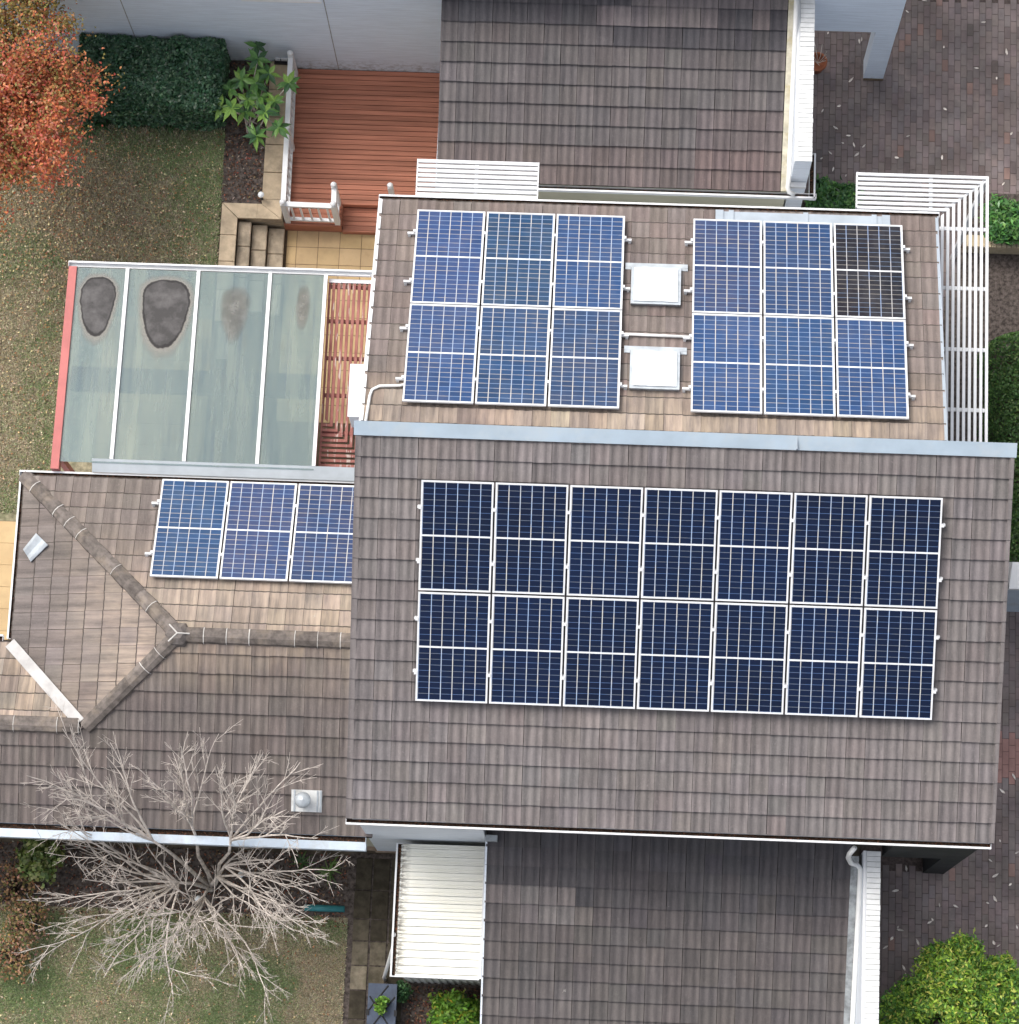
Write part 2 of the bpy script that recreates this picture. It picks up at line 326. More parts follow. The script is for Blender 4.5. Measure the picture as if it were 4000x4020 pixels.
def link(name, me, parent=None, mat=None):
    o = bpy.data.objects.new(name, me); COL.objects.link(o)
    if parent is not None: o.parent = parent
    if mat is not None: o.matrix_world = mat
    return o
def tag(o, label=None, cat=None, group=None, kind=None):
    if label: o['label'] = label
    if cat: o['category'] = cat
    if group: o['group'] = group
    if kind: o['kind'] = kind
    return o
def thing(name, label, cat, group=None, loc=(0, 0, 0)):
    e = bpy.data.objects.new(name, None); e.empty_display_size = .2; e.location = loc; COL.objects.link(e)
    return tag(e, label, cat, group)
def part(name, me, parent):
    """part given in world coordinates under an empty that only has a location"""
    o = link(name, me, parent)
    l = Vector((0, 0, 0)); p = parent
    while p is not None: l += p.location; p = p.parent
    o.location = -l
    return o
def box(name, x0, x1, y0, y1, z0, z1, mat, parent=None):
    me = MB().box(x0, x1, y0, y1, z0, z1).mesh(name, mat)
    return part(name, me, parent) if parent is not None else link(name, me)
def bevbox(name, x0, x1, y0, y1, z0, z1, mat, parent, bw=.006):
    me = MB().box(x0, x1, y0, y1, z0, z1).mesh(name, mat)
    bm = bmesh.new(); bm.from_mesh(me); bmesh.ops.bevel(bm, geom=bm.edges[:]+bm.verts[:], offset=bw, segments=1, affect='EDGES'); bm.to_mesh(me); bm.free()
    return part(name, me, parent)
def arr_mesh(name, V, k, mats, cols=None):
    """V: (n*k,3) vertices of n separate k-gons; cols (n,3)"""
    n = len(V)//k; me = bpy.data.meshes.new(name)
    me.vertices.add(n*k); me.vertices.foreach_set('co', np.asarray(V, np.float32).ravel())
    me.loops.add(n*k); me.loops.foreach_set('vertex_index', np.arange(n*k, dtype=np.int32))
    me.polygons.add(n); me.polygons.foreach_set('loop_start', np.arange(0, n*k, k, dtype=np.int32))
    me.update(calc_edges=True)
    me.materials.append(M[mats])
    if cols is not None:
        a = me.attributes.new('tint', 'FLOAT_COLOR', 'FACE'); c = np.ones((n, 4), np.float32); c[:, :3] = cols; a.data.foreach_set('color', c.ravel())
    return me
def leaves_mesh(name, P, N, L, W, mat, cols, fold=.25):
    """rhombic leaves at P with normals N; L, W arrays"""
    n = len(P); N = N/np.linalg.norm(N, axis=1, keepdims=True)
    r = rng.normal(size=(n, 3)); U = np.cross(N, r); U /= np.linalg.norm(U, axis=1, keepdims=True)+1e-9; Wd = np.cross(N, U)
    L = np.broadcast_to(np.asarray(L), (n,))[:, None]; W = np.broadcast_to(np.asarray(W), (n,))[:, None]
    tip = P+U*L*.5-N*L*fold*.4; base = P-U*L*.5; s1 = P+Wd*W*.5+N*W*fold; s2 = P-Wd*W*.5+N*W*fold
    V = np.stack([base, s1, tip, s2], 1).reshape(-1, 3)
    return arr_mesh(name, V, 4, mat, cols)
def pal(n, colors, weights=None, jit=.18):
    c = np.array(colors)[rng.choice(len(colors), n, p=weights)]
    return np.clip(c*(1+rng.normal(0, jit, (n, 1)))*(1+rng.normal(0, jit*.35, (n, 3))), .002, 1)

# ------------------------------------------------------------------ ground and paved areas
TP = math.tan(R(19.3)); CP, SP = math.cos(R(19.3)), math.sin(R(19.3))
HX0, HX1, HY0, HY1 = -7.0, -2.9, 10.7, 19.45       # the sunken court beside the house
g = MB(); B = 400
for x0, x1, y0, y1 in ((-B, HX0, -B, B), (HX1, B, -B, B), (HX0, HX1, -B, HY0), (HX0, HX1, HY1, B)):
    g.quad((x0, y0, -.03), (x1, y0, -.03), (x1, y1, -.03), (x0, y1, -.03))
g.quad((HX0, HY0, -.73), (HX1, HY0, -.73), (HX1, HY1, -.73), (HX0, HY1, -.73))
g.quad((HX0, HY0, -.73), (HX0, HY1, -.73), (HX0, HY1, -.03), (HX0, HY0, -.03)); g.quad((HX0, HY0, -.73), (HX0, HY0, -.03), (HX1, HY0, -.03), (HX1, HY0, -.73))
tag(g.build('ground', 'ground'), kind='structure')
lawn = MB(); 
lawn.quad((-14, 9.0, -.012), (-7.12, 9.0, -.012), (-7.12, 18.0, -.012), (-14, 18.0, -.012))
lawn.quad((-14, -4, -.012), (-4.06, -4, -.012), (-4.06, 3.62, -.012), (-14, 3.62, -.012))
lawn = tag(lawn.build('lawn', 'lawnsoil'), kind='structure')
bed = MB()
bed.box(-7.11, -6.345, 16.575, 19.36, -.72, .0); bed.box(-14, -7.11, 18.0, 19.36, -.2, -.002); bed.box(-14, -4.06, 3.62, 4.70, -.2, .0)
bed.box(-4.06, -1.6, -4, 4.75, -.2, -.008); bed.box(6.42, 10, 10.2, 16.3, -.2, .0); bed.box(3.48, 5.4, 15.2, 17.1, -.2, .003); bed.box(5.4, 6.42, 11, 15.2, -.2, .001)
tag(bed.build('garden_bed', 'soil'), kind='structure')

# brick paving east of the house: bricks laid lengthwise north-south in a running bond
pav = MB()
pav.quad((3.45, 17.1, -.006), (12, 17.1, -.006), (12, 23, -.006), (3.45, 23, -.006)); pav.quad((6.42, 16.31, -.006), (12, 16.31, -.006), (12, 17.1, -.006), (6.42, 17.1, -.006))
pav.quad((4.80, -3, -.006), (12, -3, -.006), (12, 10.2, -.006), (4.80, 10.2, -.006)); pav.quad((5.4, 15.2, -.0055), (6.42, 15.2, -.0055), (6.42, 17.1, -.0055), (5.4, 17.1, -.0055))
pavement = tag(pav.build('pavement', 'paverjoint'), kind='structure')
BW, BL = .1146, .2292
pv = MB(); pv.box(.002, BW-.002, .002, BL-.002, -.05, 0.0)
bm = bmesh.new(); me0 = pv.mesh('brick', 'paver'); bm.from_mesh(me0)
bmesh.ops.bevel(bm, geom=[e for e in bm.edges if all(v.co.z > -.001 for v in e.verts)], offset=.006, segments=1, affect='EDGES'); bm.to_mesh(me0); bm.free()
NV = np.array([v.co[:] for v in me0.vertices]); NF = [tuple(p.vertices) for p in me0.polygons]
cand = []
def zone_ok(x, y):
    if 3.46 < x < 8.4 and 17.12 < y < 21: return True
    if 6.44 < x < 8.4 and 16.33 < y < 17.12: return True
    if 5.42 < x < 6.40 and 15.25 < y < 17.12: return True
    if 4.82 < x < 8.0 and .9 < y < 4.85: return True
    if 6.1 < x < 8.0 and 4.85 <= y < 10.0: return True
    return False
for i in range(int((8.4-3.46)/BW)+1):
    x = 3.46+i*BW
    off = (i % 2)*BL*.5+random.uniform(-.02, .02)
    for j in range(int(20.5/BL)+1):
        y = .9+j*BL+off
        if zone_ok(x+.05, y+.11): cand.append((x, y, i, j))
def pave_tint(x, y):
    t = random.uniform(.93, 1.07)*(1.05 if y < 10 else .92)
    v = noise.noise((x*.9, y*.9, 3)); t *= 1+.22*v
    if y > 15 and random.random() < .07: t *= .75
    c = (t*random.uniform(.97, 1.06), t, t*random.uniform(.96, 1.04))
    if 6.3 < y < 7.1 and x > 6.3: c = (t*1.45, t*1.02, t*.95)
    if random.random() < .02: c = (t*1.3, t*1.05, t*.95)
    return c
def vis_key(c):
    x, y = c[:2]
    return math.hypot(x-6.4, y-3.6) if y < 10 else 3.2+math.hypot(x-6.6, y-18.6)
cand.sort(key=vis_key)
rest_v, rest_f, rest_c = [], [], []
for k, (x, y, i, j) in enumerate(cand):
    c = pave_tint(x, y); dz = random.uniform(-.0025, .0025); rz = random.gauss(0, .006)
    if k < 300:
        o = link('brick', me0, pavement); o.location = (x, y, dz); o.rotation_euler = (random.gauss(0, .004), random.gauss(0, .006), rz); o.color = (*c, 1)
    else:
        b = len(rest_v)*len(NV); q = NV.copy(); q[:, 0] += x+q[:, 1]*-rz; q[:, 1] += y; q[:, 2] += dz; rest_v.append(q)
        rest_f += [tuple(b+a for a in f) for f in NF]; rest_c += [c]*len(NF)
me = bpy.data.meshes.new('brick'); me.from_pydata(np.concatenate(rest_v).tolist(), [], rest_f); me.materials.append(M['paver'])
a = me.attributes.new('tint', 'FLOAT_COLOR', 'FACE'); cc = np.ones((len(rest_c), 4), np.float32); cc[:, :3] = rest_c; a.data.foreach_set('color', cc.ravel())
tag(link('bricks', me, pavement), kind='stuff')

# tan tiled court below the deck
patio = tag(MB().box(-6.76, -2.95, 10.75, 16.36, -.725, -.676).build('patio', 'grout'), kind='structure')
px0, pw_ = -5.735, .402
for i in range(-2, 7):
    for j in range(-1, 11):
        x0 = px0+pw_*i; y1 = 16.32-.335*j; x1 = min(x0+pw_, -2.98); y0 = y1-.335 if j >= 0 else y1-.335
        if x0 > -3: continue
        if x1 > -5.92 and y0 < 16.33:
            xa = max(x0, -5.92)
            if x1-xa < .05: continue
            o = bevbox('tile', xa+.004, x1-.004, y0+.004, min(y1, 16.34)-.004, -.70, -.668+random.uniform(-.001, .001), 'tilepatio', patio, .003); k = random.uniform(.92, 1.08); o.color = (k, k, k*random.uniform(.95, 1.05), 1)
terr = tag(MB().box(-12.5, -9.95, 7.2, 10.45, -.2, -.008).box(-9.08, -7.1, 10.72, 14.34, -.2, .004).build('terrace', 'grout'), kind='structure')
for j in range(8):
    for i in range(4):
        x1 = -9.96-.4*i; y1 = 10.44-.4*j; o = bevbox('tile', x1-.396, x1, y1-.396, y1, -.1, .006, 'tilepatio', terr, .003); k = random.uniform(.85, 1.02); o.color = (k, k, k, 1)
for j in range(9):
    for i in range(5):
        x1 = -7.11-.4*i; y1 = 14.33-.4*j; o = bevbox('tile', max(-9.07, x1-.396), x1, y1-.396, y1, -.1, .02, 'tilepatio', terr, .003); k = random.uniform(.7, .85); o.color = (k, k, k, 1)
# path of concrete slabs beside the shed
path = tag(MB().box(-4.04, -3.02, 1.2, 4.72, -.15, -.004).build('path', 'soil'), kind='structure')
rows = [(4.66, 4.12), (4.10, 3.62), (3.60, 3.24), (3.22, 2.82), (2.80, 2.40), (2.38, 1.9), (1.88, 1.4)]
for r_, (ya, yb) in enumerate(rows):
    for c_i, (xa, xb) in enumerate(((-3.96, -3.68), (-3.65, -3.37), (-3.34, -3.06))):
        o = bevbox('slab', xa+random.uniform(-.006, .006), xb, yb, ya, -.05, .018+random.uniform(-.004, .004), 'slab', path, .006)
        k = {(3, 0): 1.75, (3, 1): 1.7, (4, 0): 2.7, (4, 1): 1.6, (2, 0): 1.25, (3, 2): 1.1}.get((r_, c_i), random.uniform(.68, .95)); o.color = (k, k*.97, k*.86, 1)

# ------------------------------------------------------------------ roof tiles
def tile_mesh(name, w, g, mats):
    t = MB(); n = 8; L = g+.045
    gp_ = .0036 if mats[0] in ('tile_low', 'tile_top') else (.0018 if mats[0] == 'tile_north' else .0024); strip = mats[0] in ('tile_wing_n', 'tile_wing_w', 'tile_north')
    us = [(gp_+(w-2*gp_)*i/n) for i in range(n+1)]
    def hz(u): return .0055*math.cos(2*math.pi*2*(u/w)-.6)+.002*math.cos(2*math.pi*u/w)
    def zt(u, v): return .045+hz(u)-.112*v
    for i in range(n):
        a, b = us[i], us[i+1]
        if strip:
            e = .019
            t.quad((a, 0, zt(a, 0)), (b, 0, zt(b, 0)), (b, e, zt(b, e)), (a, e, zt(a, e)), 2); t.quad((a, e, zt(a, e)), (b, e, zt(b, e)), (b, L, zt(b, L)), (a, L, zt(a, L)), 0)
        else: t.quad((a, 0, zt(a, 0)), (b, 0, zt(b, 0)), (b, L, zt(b, L)), (a, L, zt(a, L)), 0)
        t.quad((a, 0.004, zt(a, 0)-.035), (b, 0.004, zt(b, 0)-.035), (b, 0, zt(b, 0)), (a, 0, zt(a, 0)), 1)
    for u, f in ((us[0], 1), (us[-1], -1)):
        q = [(u, 0, zt(u, 0)), (u, L, zt(u, L)), (u, L, zt(u, L)-.03), (u, 0.004, zt(u, 0)-.03)]
        t.quad(*(q if f > 0 else q[::-1]), m=1)
    return t.mesh(name, mats)
def lay_tiles(roof, O, u, v, ncol, nrow, w, g, mats, tint, mode, clips=(), umax=None, name='tile', vmax=None):
    """O = lower left butt corner on the roof plane; u across, v up the slope"""
    O, u, v = Vector(O), Vector(u), Vector(v); n = u.cross(v)
    me = tile_mesh('tile', w, g, mats); V = np.array([q.co[:] for q in me.vertices]); F = [tuple(p.vertices) for p in me.polygons]; mi = [p.material_index for p in me.polygons]
    Rm = np.array([u[:], v[:], n[:]])
    jv, jf, jm, jc = [], [], [], []
    for r in range(nrow):
        for c in range(ncol):
            md = mode(r, c)
            if md is None: continue
            j = Vector((random.gauss(0, .0015), random.gauss(0, .003), random.gauss(0, .0015)))
            p = O+u*(c*w+j.x)+v*(r*g+j.y)+n*(j.z+.0005*(c % 2)); col = tint(r, c)
            if md == 'obj':
                mt = Matrix([[u[k], v[k], n[k], p[k]] for k in range(3)]+[[0, 0, 0, 1]])
                o = link('tile', me, roof); o.matrix_local = mt; o.color = (*col, 1)
            else:
                b = len(jv)*len(V); q = V.copy()
                if umax is not None: q[:, 0] = np.minimum(q[:, 0], umax-c*w)
                if vmax is not None: q[:, 1] = np.minimum(q[:, 1], vmax-r*g)
                jv.append(q @ Rm+np.array(p[:])); jf += [tuple(b+k for k in f) for f in F]; jm += mi; jc += [col]*len(F)
    if jv:
        m2 = bpy.data.meshes.new('tiles'); m2.from_pydata(np.concatenate(jv).tolist(), [], jf)
        for q in mats: m2.materials.append(M[q])
        m2.polygons.foreach_set('material_index', jm)
        a = m2.attributes.new('tint', 'FLOAT_COLOR', 'FACE'); cc = np.ones((len(jc), 4), np.float32); cc[:, :3] = jc; a.data.foreach_set('color', cc.ravel())
        if clips:
            bm = bmesh.new(); bm.from_mesh(m2)
            for co, no in clips: bmesh.ops.bisect_plane(bm, geom=bm.verts[:]+bm.edges[:]+bm.faces[:], plane_co=co, plane_no=no, clear_outer=True)
            bm.to_mesh(m2); bm.free()
        tag(link('tiles', m2, roof), kind='stuff')
def rtint(sd=.09, hue=.02):
    k = max(.6, random.gauss(1, sd)); return (k*(1+random.gauss(0, hue)), k, k*(1+random.gauss(0, hue)))
US, VS = (1, 0, 0), (0, CP, SP)          # south-facing slopes
UN, VN = (-1, 0, 0), (0, -CP, SP)        # north-facing slopes
UW, VW = (0, -1, 0), (CP, 0, SP)         # west-facing slope

def gutter(name, parent, p0, p1, out, top, width=.115, depth=.10, face='white', litter=True, lip=.016, ends=True):
    """open gutter from p0 to p1 (plan points along the roof edge), 'out' = unit plan vector away from the roof"""
    p0, p1, out = Vector((*p0, 0)), Vector((*p1, 0)), Vector((*out, 0))
    d = (p1-p0).normalized()
    def bx(m, a, b, o0, o1, z0, z1, mi):
        q = [p0+d*a+out*o0, p0+d*b+out*o0, p0+d*b+out*o1, p0+d*a+out*o1]
        if (q[1]-q[0]).cross(q[3]-q[0]).z < 0: q = [q[1], q[0], q[3], q[2]]
        m.hexa([(*w_[:2], z0) for w_ in q], [(*w_[:2], z1) for w_ in q], mi)
    L = (p1-p0).length; m = MB()
    bx(m, 0, L, 0, width, top-depth, top-depth+.006, 0); bx(m, 0, L, -.004, .002, top-depth+.006, top-.015, 0)
    bx(m, 0, L, width-.006, width, top-depth+.006, top-.012, 0); bx(m, 0, L, width-.010-lip, width+.004, top-.012, top+.004, 0)
    if ends:
        bx(m, -.004, .003, 0, width, top-depth, top, 0); bx(m, L-.003, L+.004, 0, width, top-depth, top, 0)
    o = m.build(name, face, parent)
    if litter:
        l = MB(); bx(l, .005, L-.005, .004, width-.008, top-depth+.008, top-depth+.035, 0); l.build('leaf_litter', 'dirtband', o)
    return o

# ------------------------------------------------------------------ the house
house = thing('house', 'tile-roofed house with solar panels on three slopes', 'house')
KS, KN = 3.113, 9.890
# main roof (falls south)
SX0, SX1, SY0, SY1 = -3.765, 6.395, 4.831, 10.60
def slab_roof(name, x0, x1, y0, y1, k, sg, parent, th=.09, mat='sarking', lift=-.004):
    z = lambda y: k+sg*TP*y+lift
    m = MB(); m.hexa([(x0, y0, z(y0)-th), (x1, y0, z(y0)-th), (x1, y1, z(y1)-th), (x0, y1, z(y1)-th)], [(x0, y0, z(y0)), (x1, y0, z(y0)), (x1, y1, z(y1)), (x0, y1, z(y1))])
    return m.build(name, mat, parent)
main_roof = slab_roof('main_roof', SX0+.01, SX1-.01, SY0+.02, SY1, KS, 1, house)
wS = .2966; gS = .3011/CP; x0S = -3.684-wS
panel_y0, panel_y1, panel_x0, panel_x1 = 6.75, 9.87, -2.6, 5.2
def modeS(r, c):
    x = x0S+(c+.5)*wS; y = SY0+(r+.5)*.3011
    if c == 0 or c >= 34 or r >= 19: return 'join'
    if panel_y0 < y < panel_y1 and panel_x0 < x < panel_x1: return 'join'
    return 'obj' if (r <= 5 or r >= 17 or c <= 3 or c >= 30) else 'join'
cnt = [0]
def modeS2(r, c):
    m = modeS(r, c)
    if m == 'obj':
        cnt[0] += 1
        if cnt[0] > 300: return 'join'
    return m
lay_tiles(main_roof, (x0S, SY0, KS+TP*SY0), US, VS, 35, 20, wS, gS, ['tile_main', 'tile_edge'], lambda r, c: rtint(.055, .015), modeS2, umax=SX1-x0S, vmax=(10.57-SY0)/CP,
          clips=[((SX0+.03, 0, 0), (-1, 0, 0))])
# verge tiles along both sides
for nm, xa, xb in (('verge', SX0-.01, SX0+.085), ('verge', SX1-.05, SX1+.012)):
    m = MB(); z = lambda y: KS+TP*y
    for r in range(19):
        ya, yb = SY0+r*.3011-.012, SY0+(r+1)*.3011+.01
        m.hexa([(xa, ya, z(ya)-.10), (xb, ya, z(ya)-.10), (xb, yb, z(yb)-.10), (xa, yb, z(yb)-.10)], [(xa, ya, z(ya)+.058), (xb, ya, z(ya)+.052), (xb, yb, z(yb)+.036), (xa, yb, z(yb)+.040)])
    m.build(nm, 'tile_main', main_roof)
m = MB(); z = lambda y: KS+TP*y
RX0, RX1 = -3.80, 6.435
m.hexa([(RX0, 10.545, z(10.545)+.03), (RX1, 10.545, z(10.545)+.03), (RX1, 10.755, z(10.755)+.02), (RX0, 10.755, z(10.755)+.02)], [(RX0, 10.545, z(10.545)+.052), (RX1, 10.545, z(10.545)+.052), (RX1, 10.755, z(10.755)+.06), (RX0, 10.755, z(10.755)+.06)])
m.box(RX0, RX1, 10.735, 10.757, z(10.75)-.22, z(10.75)+.02)
rf = m.build('ridge_flashing', 'ridge_metal', main_roof)
for xj in (3.05, ): MB().box(xj, xj+.012, 10.545, 10.75, z(10.545)+.05, z(10.75)+.062).build('joint', 'flash', rf)
gut = gutter('gutter', main_roof, (SX0-.01, 4.822), (SX1-.03, 4.822), (0, -1), z(4.82)-.01, .088, .11, 'white')
# clerestory wall behind the ridge, and the walls under the main roof
W = MB(); W.box(-3.60, 6.28, 10.55, 10.72, 5.2, z(10.55)-.12); W.build('wall', 'wallw2', house)
W = MB(); W.box(-3.60, -1.63, 4.79, 4.93, .13, z(4.8)-.11); W.build('wall', 'wallw2', house)
W = MB(); W.box(-3.63, -1.63, 4.77, 4.95, -.2, .13); W.build('footing', 'wallb', house)
W = MB(); W.box(-3.58, -3.45, 4.93, 10.55, -.2, z(4.93)-.12); W.build('wall', 'wallw2', house)
W = MB(); W.box(-1.62, 4.30, 5.60, 5.74, .0, z(5.6)-.12); W.build('wall', 'wallw2', house)
W = MB(); W.box(4.98, 6.24, 9.6, 9.74, 0, z(9.6)-.15); W.build('wall', 'dark', house)
W = MB(); W.box(4.90, 6.237, 4.78, 5.10, 2.55, z(4.78)-.115); W.build('portico_beam', 'dark', house)
W = MB(); W.box(5.877, 6.237, 4.782, 5.14, -.02, 2.55); W.build('portico_column', 'dark', house)
W = MB(); W.box(6.12, 6.235, 5.14, 9.6, 2.55, z(5.2)-.11); W.build('portico_beam', 'dark', house)

# north roof (falls north)
north_roof = slab_roof('north_roof', -3.78, 5.46, 10.72, 15.16, KN, -1, house)
zn = lambda y: KN-TP*y
gN = .2998/CP
lay_tiles(north_roof, (5.46, 15.16, zn(15.16)), UN, VN, 32, 15, .2966, gN, ['tile_north', 'tile_edge', 'tile_edge_strip'], lambda r, c: rtint(.06, .02), lambda r, c: 'join', umax=9.235, vmax=(15.16-10.735)/CP)
for xa, xb in ((-3.80, -3.735), (5.43, 5.478)):
    m = MB(); m.hexa([(xa, 10.73, zn(10.73)-.1), (xb, 10.73, zn(10.73)-.1), (xb, 15.17, zn(15.17)-.1), (xa, 15.17, zn(15.17)-.1)], [(xa, 10.73, zn(10.73)+.05), (xb, 10.73, zn(10.73)+.05), (xb, 15.17, zn(15.17)+.05), (xa, 15.17, zn(15.17)+.05)])
    m.build('barge_board', 'white' if xa < 0 else 'flash', north_roof)
gutter('gutter', north_roof, (-3.80, 15.165), (5.50, 15.165), (0, 1), zn(15.165)+.01, .088, .1, 'white')
W = MB(); W.box(-3.62, 5.36, 10.9, 15.04, -.73, zn(15.1)-.12); W.build('wall', 'wallw2', house)
W = MB(); W.box(-3.62, 5.36, 10.9, 13, zn(15.1)-.12, zn(13)-.12); W.build('wall', 'wallw2', house)
# metal tray flashing set into the tiles above the gutter
m = MB(); q = lambda x, y, d: (x, y, zn(y)+d)
def on_n(x0, x1, y0, y1, d0, d1, name, mat, par):
    m = MB(); m.hexa([q(x0, y0, d0), q(x1, y0, d0), q(x1, y1, d0), q(x0, y1, d0)], [q(x0, y0, d1), q(x1, y0, d1), q(x1, y1, d1), q(x0, y1, d1)]); return m.build(name, mat, par)
tray = on_n(1.86, 4.62, 14.70, 15.13, .0, .056, 'tray_flashing', 'flash', north_roof)
for xa, xb in ((1.80, 1.93), (2.02, 2.10), (3.25, 3.33), (4.38, 4.46), (4.55, 4.68)): on_n(xa, xb, 14.70, 15.15, .05, .078, 'rib', 'flash', tray)
# skylights
for (x0, x1, y0, y1) in ((.435, 1.245, 13.27, 13.99), (.455, 1.25, 11.70, 12.42)):
    s = on_n(x0, x1, y0, y1, .0, .13, 'skylight', 'galv', north_roof)
    on_n(x0+.05, x1-.05, y0+.05, y1-.04, .132, .155, 'dome', 'skylight', s)
    on_n(x0+.075, x1-.075, y0+.075, y1-.065, .155, .172, 'dome', 'skylight', s)
    on_n(x0-.10, x1+.11, y1+.004, y1+.075, .03, .062, 'apron_flashing', 'galv', s)
    on_n(x0-.10, x0-.004, y1-.05, y1+.002, .03, .06, 'apron_flashing', 'galv', s); on_n(x1+.004, x1+.11, y1-.05, y1+.002, .03, .06, 'apron_flashing', 'galv', s)
# white conduits lying on the tiles
def path_n(pts, d): return [(x, y, zn(y)+d) for x, y in pts]
MB().tube(path_n([(-3.70, 10.80), (-3.66, 11.42), (-3.63, 11.53), (-3.52, 11.60), (-3.2, 11.62), (-3.05, 11.66)], .07), .025, 8).build('conduit', 'white_pipe', north_roof, True)
MB().tube(path_n([(.22, 12.705), (1.5, 12.69)], .085), .024, 8).build('conduit', 'white_pipe', north_roof, True)
# white box fixed against the west gable
wb = MB().box(-4.135, -3.815, 11.50, 12.37, 3.55, 4.30).build('service_box', 'white', house)
MB().box(-4.15, -3.812, 11.485, 12.385, 4.30, 4.33).build('lid', 'white', wb)

# west wing: hipped roof with a lower ridge running on to the west
RZ, RY, HXx = 3.893, 7.82, -6.76
wing_roof = MB()
zls = lambda y: RZ-TP*(RY-y); zln = lambda y: RZ-TP*(y-RY); zlw = lambda x: RZ-TP*(HXx-x)
EY = RY-6.33; HX2, HY2, HZ2 = HXx-EY, 6.33, RZ-TP*EY
VX = -9.775; VY = HY2+(-8.30-VX)   # valley foot
S_ = -.01
wing_roof.poly([(HXx, RY, RZ+S_), (-3.5, RY, RZ+S_), (-3.5, 10.62, zln(10.62)+S_), (-9.70, 10.62, zln(10.62)+S_)][::-1])
wing_roof.poly([(HXx, RY, RZ+S_), (HX2, HY2, HZ2+S_), (-12, HY2, HZ2+S_), (-12, 4.73, zls(4.73)+S_), (-3.5, 4.73, zls(4.73)+S_), (-3.5, RY, RZ+S_)])
wing_roof.poly([(HXx, RY, RZ+S_), (-9.70, 10.62, zlw(-9.70)+S_), (-9.70, VY, zlw(-9.70)+S_), (HX2, HY2, HZ2+S_)])
wing_roof.poly([(HX2, HY2, HZ2+S_), (-9.70, VY, HZ2-TP*(VY-HY2)+S_), (-12, VY, HZ2-TP*(VY-HY2)+S_), (-12, HY2, HZ2+S_)])
wing_roof = wing_roof.build('wing_roof', 'sarking', house)
d1 = 1/math.sqrt(2)
lay_tiles(wing_roof, (-3.86, 10.62, zln(10.62)), UN, VN, 21, 10, .2935, .2855/CP, ['tile_wing_n', 'tile_edge', 'tile_edge_strip'], lambda r, c: rtint(.045, .015), lambda r, c: 'join', vmax=(10.62-RY)/CP,
          clips=[((HXx, RY, 0), (-d1, -d1, 0)), ((-3.5, 0, 0), (1, 0, 0))])
lay_tiles(wing_roof, (-12.0, 4.76, zls(4.76)), US, VS, 30, 10, .2935, .3095/CP, ['tile_wing_s', 'tile_edge'], lambda r, c: rtint(.05, .015), lambda r, c: 'join' if c < 28.7 else None, vmax=(RY-4.76)/CP,
          clips=[((HXx, RY, 0), (-d1, d1, 0))])
def clip_ext(r, c): return 'join'
lay_tiles(wing_roof, (-12.0, 4.76, zls(4.76)), US, VS, 13, 6, .2935, .3095/CP, ['tile_wing_s', 'tile_edge'], lambda r, c: rtint(.05, .015), clip_ext, vmax=(HY2-4.76)/CP,
          clips=[((HXx, RY, 0), (d1, -d1, 0))])
lay_tiles(wing_roof, (-9.70, 10.64, zlw(-9.70)), UW, VW, 15, 10, .2985, .3206/CP, ['tile_wing_w', 'tile_edge', 'tile_edge_strip'], lambda r, c: rtint(.05, .015), lambda r, c: 'join',
          clips=[((HXx, RY, 0), (d1, d1, 0)), ((HXx, RY, 0), (d1, -d1, 0)), ((HX2, HY2, 0), (-d1, -d1, 0))])
lay_tiles(wing_roof, (-8.30+.0, VY-.05, HZ2-TP*(VY-.05-HY2)), UN, VN, 13, 5, .2935, .30/CP, ['tile_wing_n', 'tile_edge', 'tile_edge_strip'], lambda r, c: rtint(.1, .02), lambda r, c: 'join', vmax=(VY-.05-HY2)/CP,
          clips=[((HX2, HY2, 0), (d1, d1, 0))])
# ridge and hip caps: half-round pieces bedded end to end with pale mortar joints
def caps(p0, p1, n, mortar_every, parent, r=.135, h=.068):
    p0, p1 = Vector(p0), Vector(p1); d = (p1-p0)/n; ax = d.normalized(); side = ax.cross(Vector((0, 0, 1))).normalized(); up = side.cross(ax)
    for i in range(n):
        m = MB(); a, b = p0+d*i, p0+d*(i+1.02); K = 6
        prof = [(-r, -.055), (-r*.86, h*.25), (-r*.30, h*.92), (r*.30, h*.92), (r*.86, h*.25), (r, -.055)]
        for k in range(5):
            q = []
            for (P, s) in ((a, 1.04), (b, .98)):
                for (w_, z_) in (prof[k], prof[k+1]): q.append(tuple(P+side*w_*s+up*z_*s))
            m.quad(q[0], q[2], q[3], q[1])
        for P, s in ((a, 1.04),):
            m.poly([tuple(P+side*w_*s+up*z_*s) for w_, z_ in prof])
        o = m.build('ridge_tile', 'cap', parent); k = random.uniform(.8, 1.15); o.color = (k, k*.98, k*.95, 1)
        if random.random() < mortar_every:
            m = MB(); hw = random.uniform(.004, .009)
            for k in range(5):
                q = []
                for P in (a-ax*hw, a+ax*hw):
                    for (w_, z_) in (prof[k], prof[k+1]): q.append(tuple(P+side*w_*1.05+up*(z_*1.05+.004)))
                m.quad(q[0], q[2], q[3], q[1])
            m.build('mortar_joint', 'mortar', parent)
zc = .03
caps((-3.72, RY, RZ+zc), (HXx+.05, RY, RZ+zc), 8, .75, wing_roof)
caps((HXx-.05, RY+.05, RZ+zc-.02), (-9.72, 10.70-.06, zlw(-9.72)+zc), 13, .35, wing_roof)
caps((HXx-.06, RY-.06, RZ+zc-.02), (HX2-.02, HY2-.02, HZ2+zc), 6, .4, wing_roof)
caps((HX2-.12, HY2, HZ2+zc), (-11.6, HY2, HZ2+zc), 9, .9, wing_roof)
m = MB(); m.lathe((HXx, RY, RZ+.0), [(.23, -.04), (.2, .06), (.10, .135), (.0, .14)], 6); m.build('ridge_junction', 'cap', wing_roof)
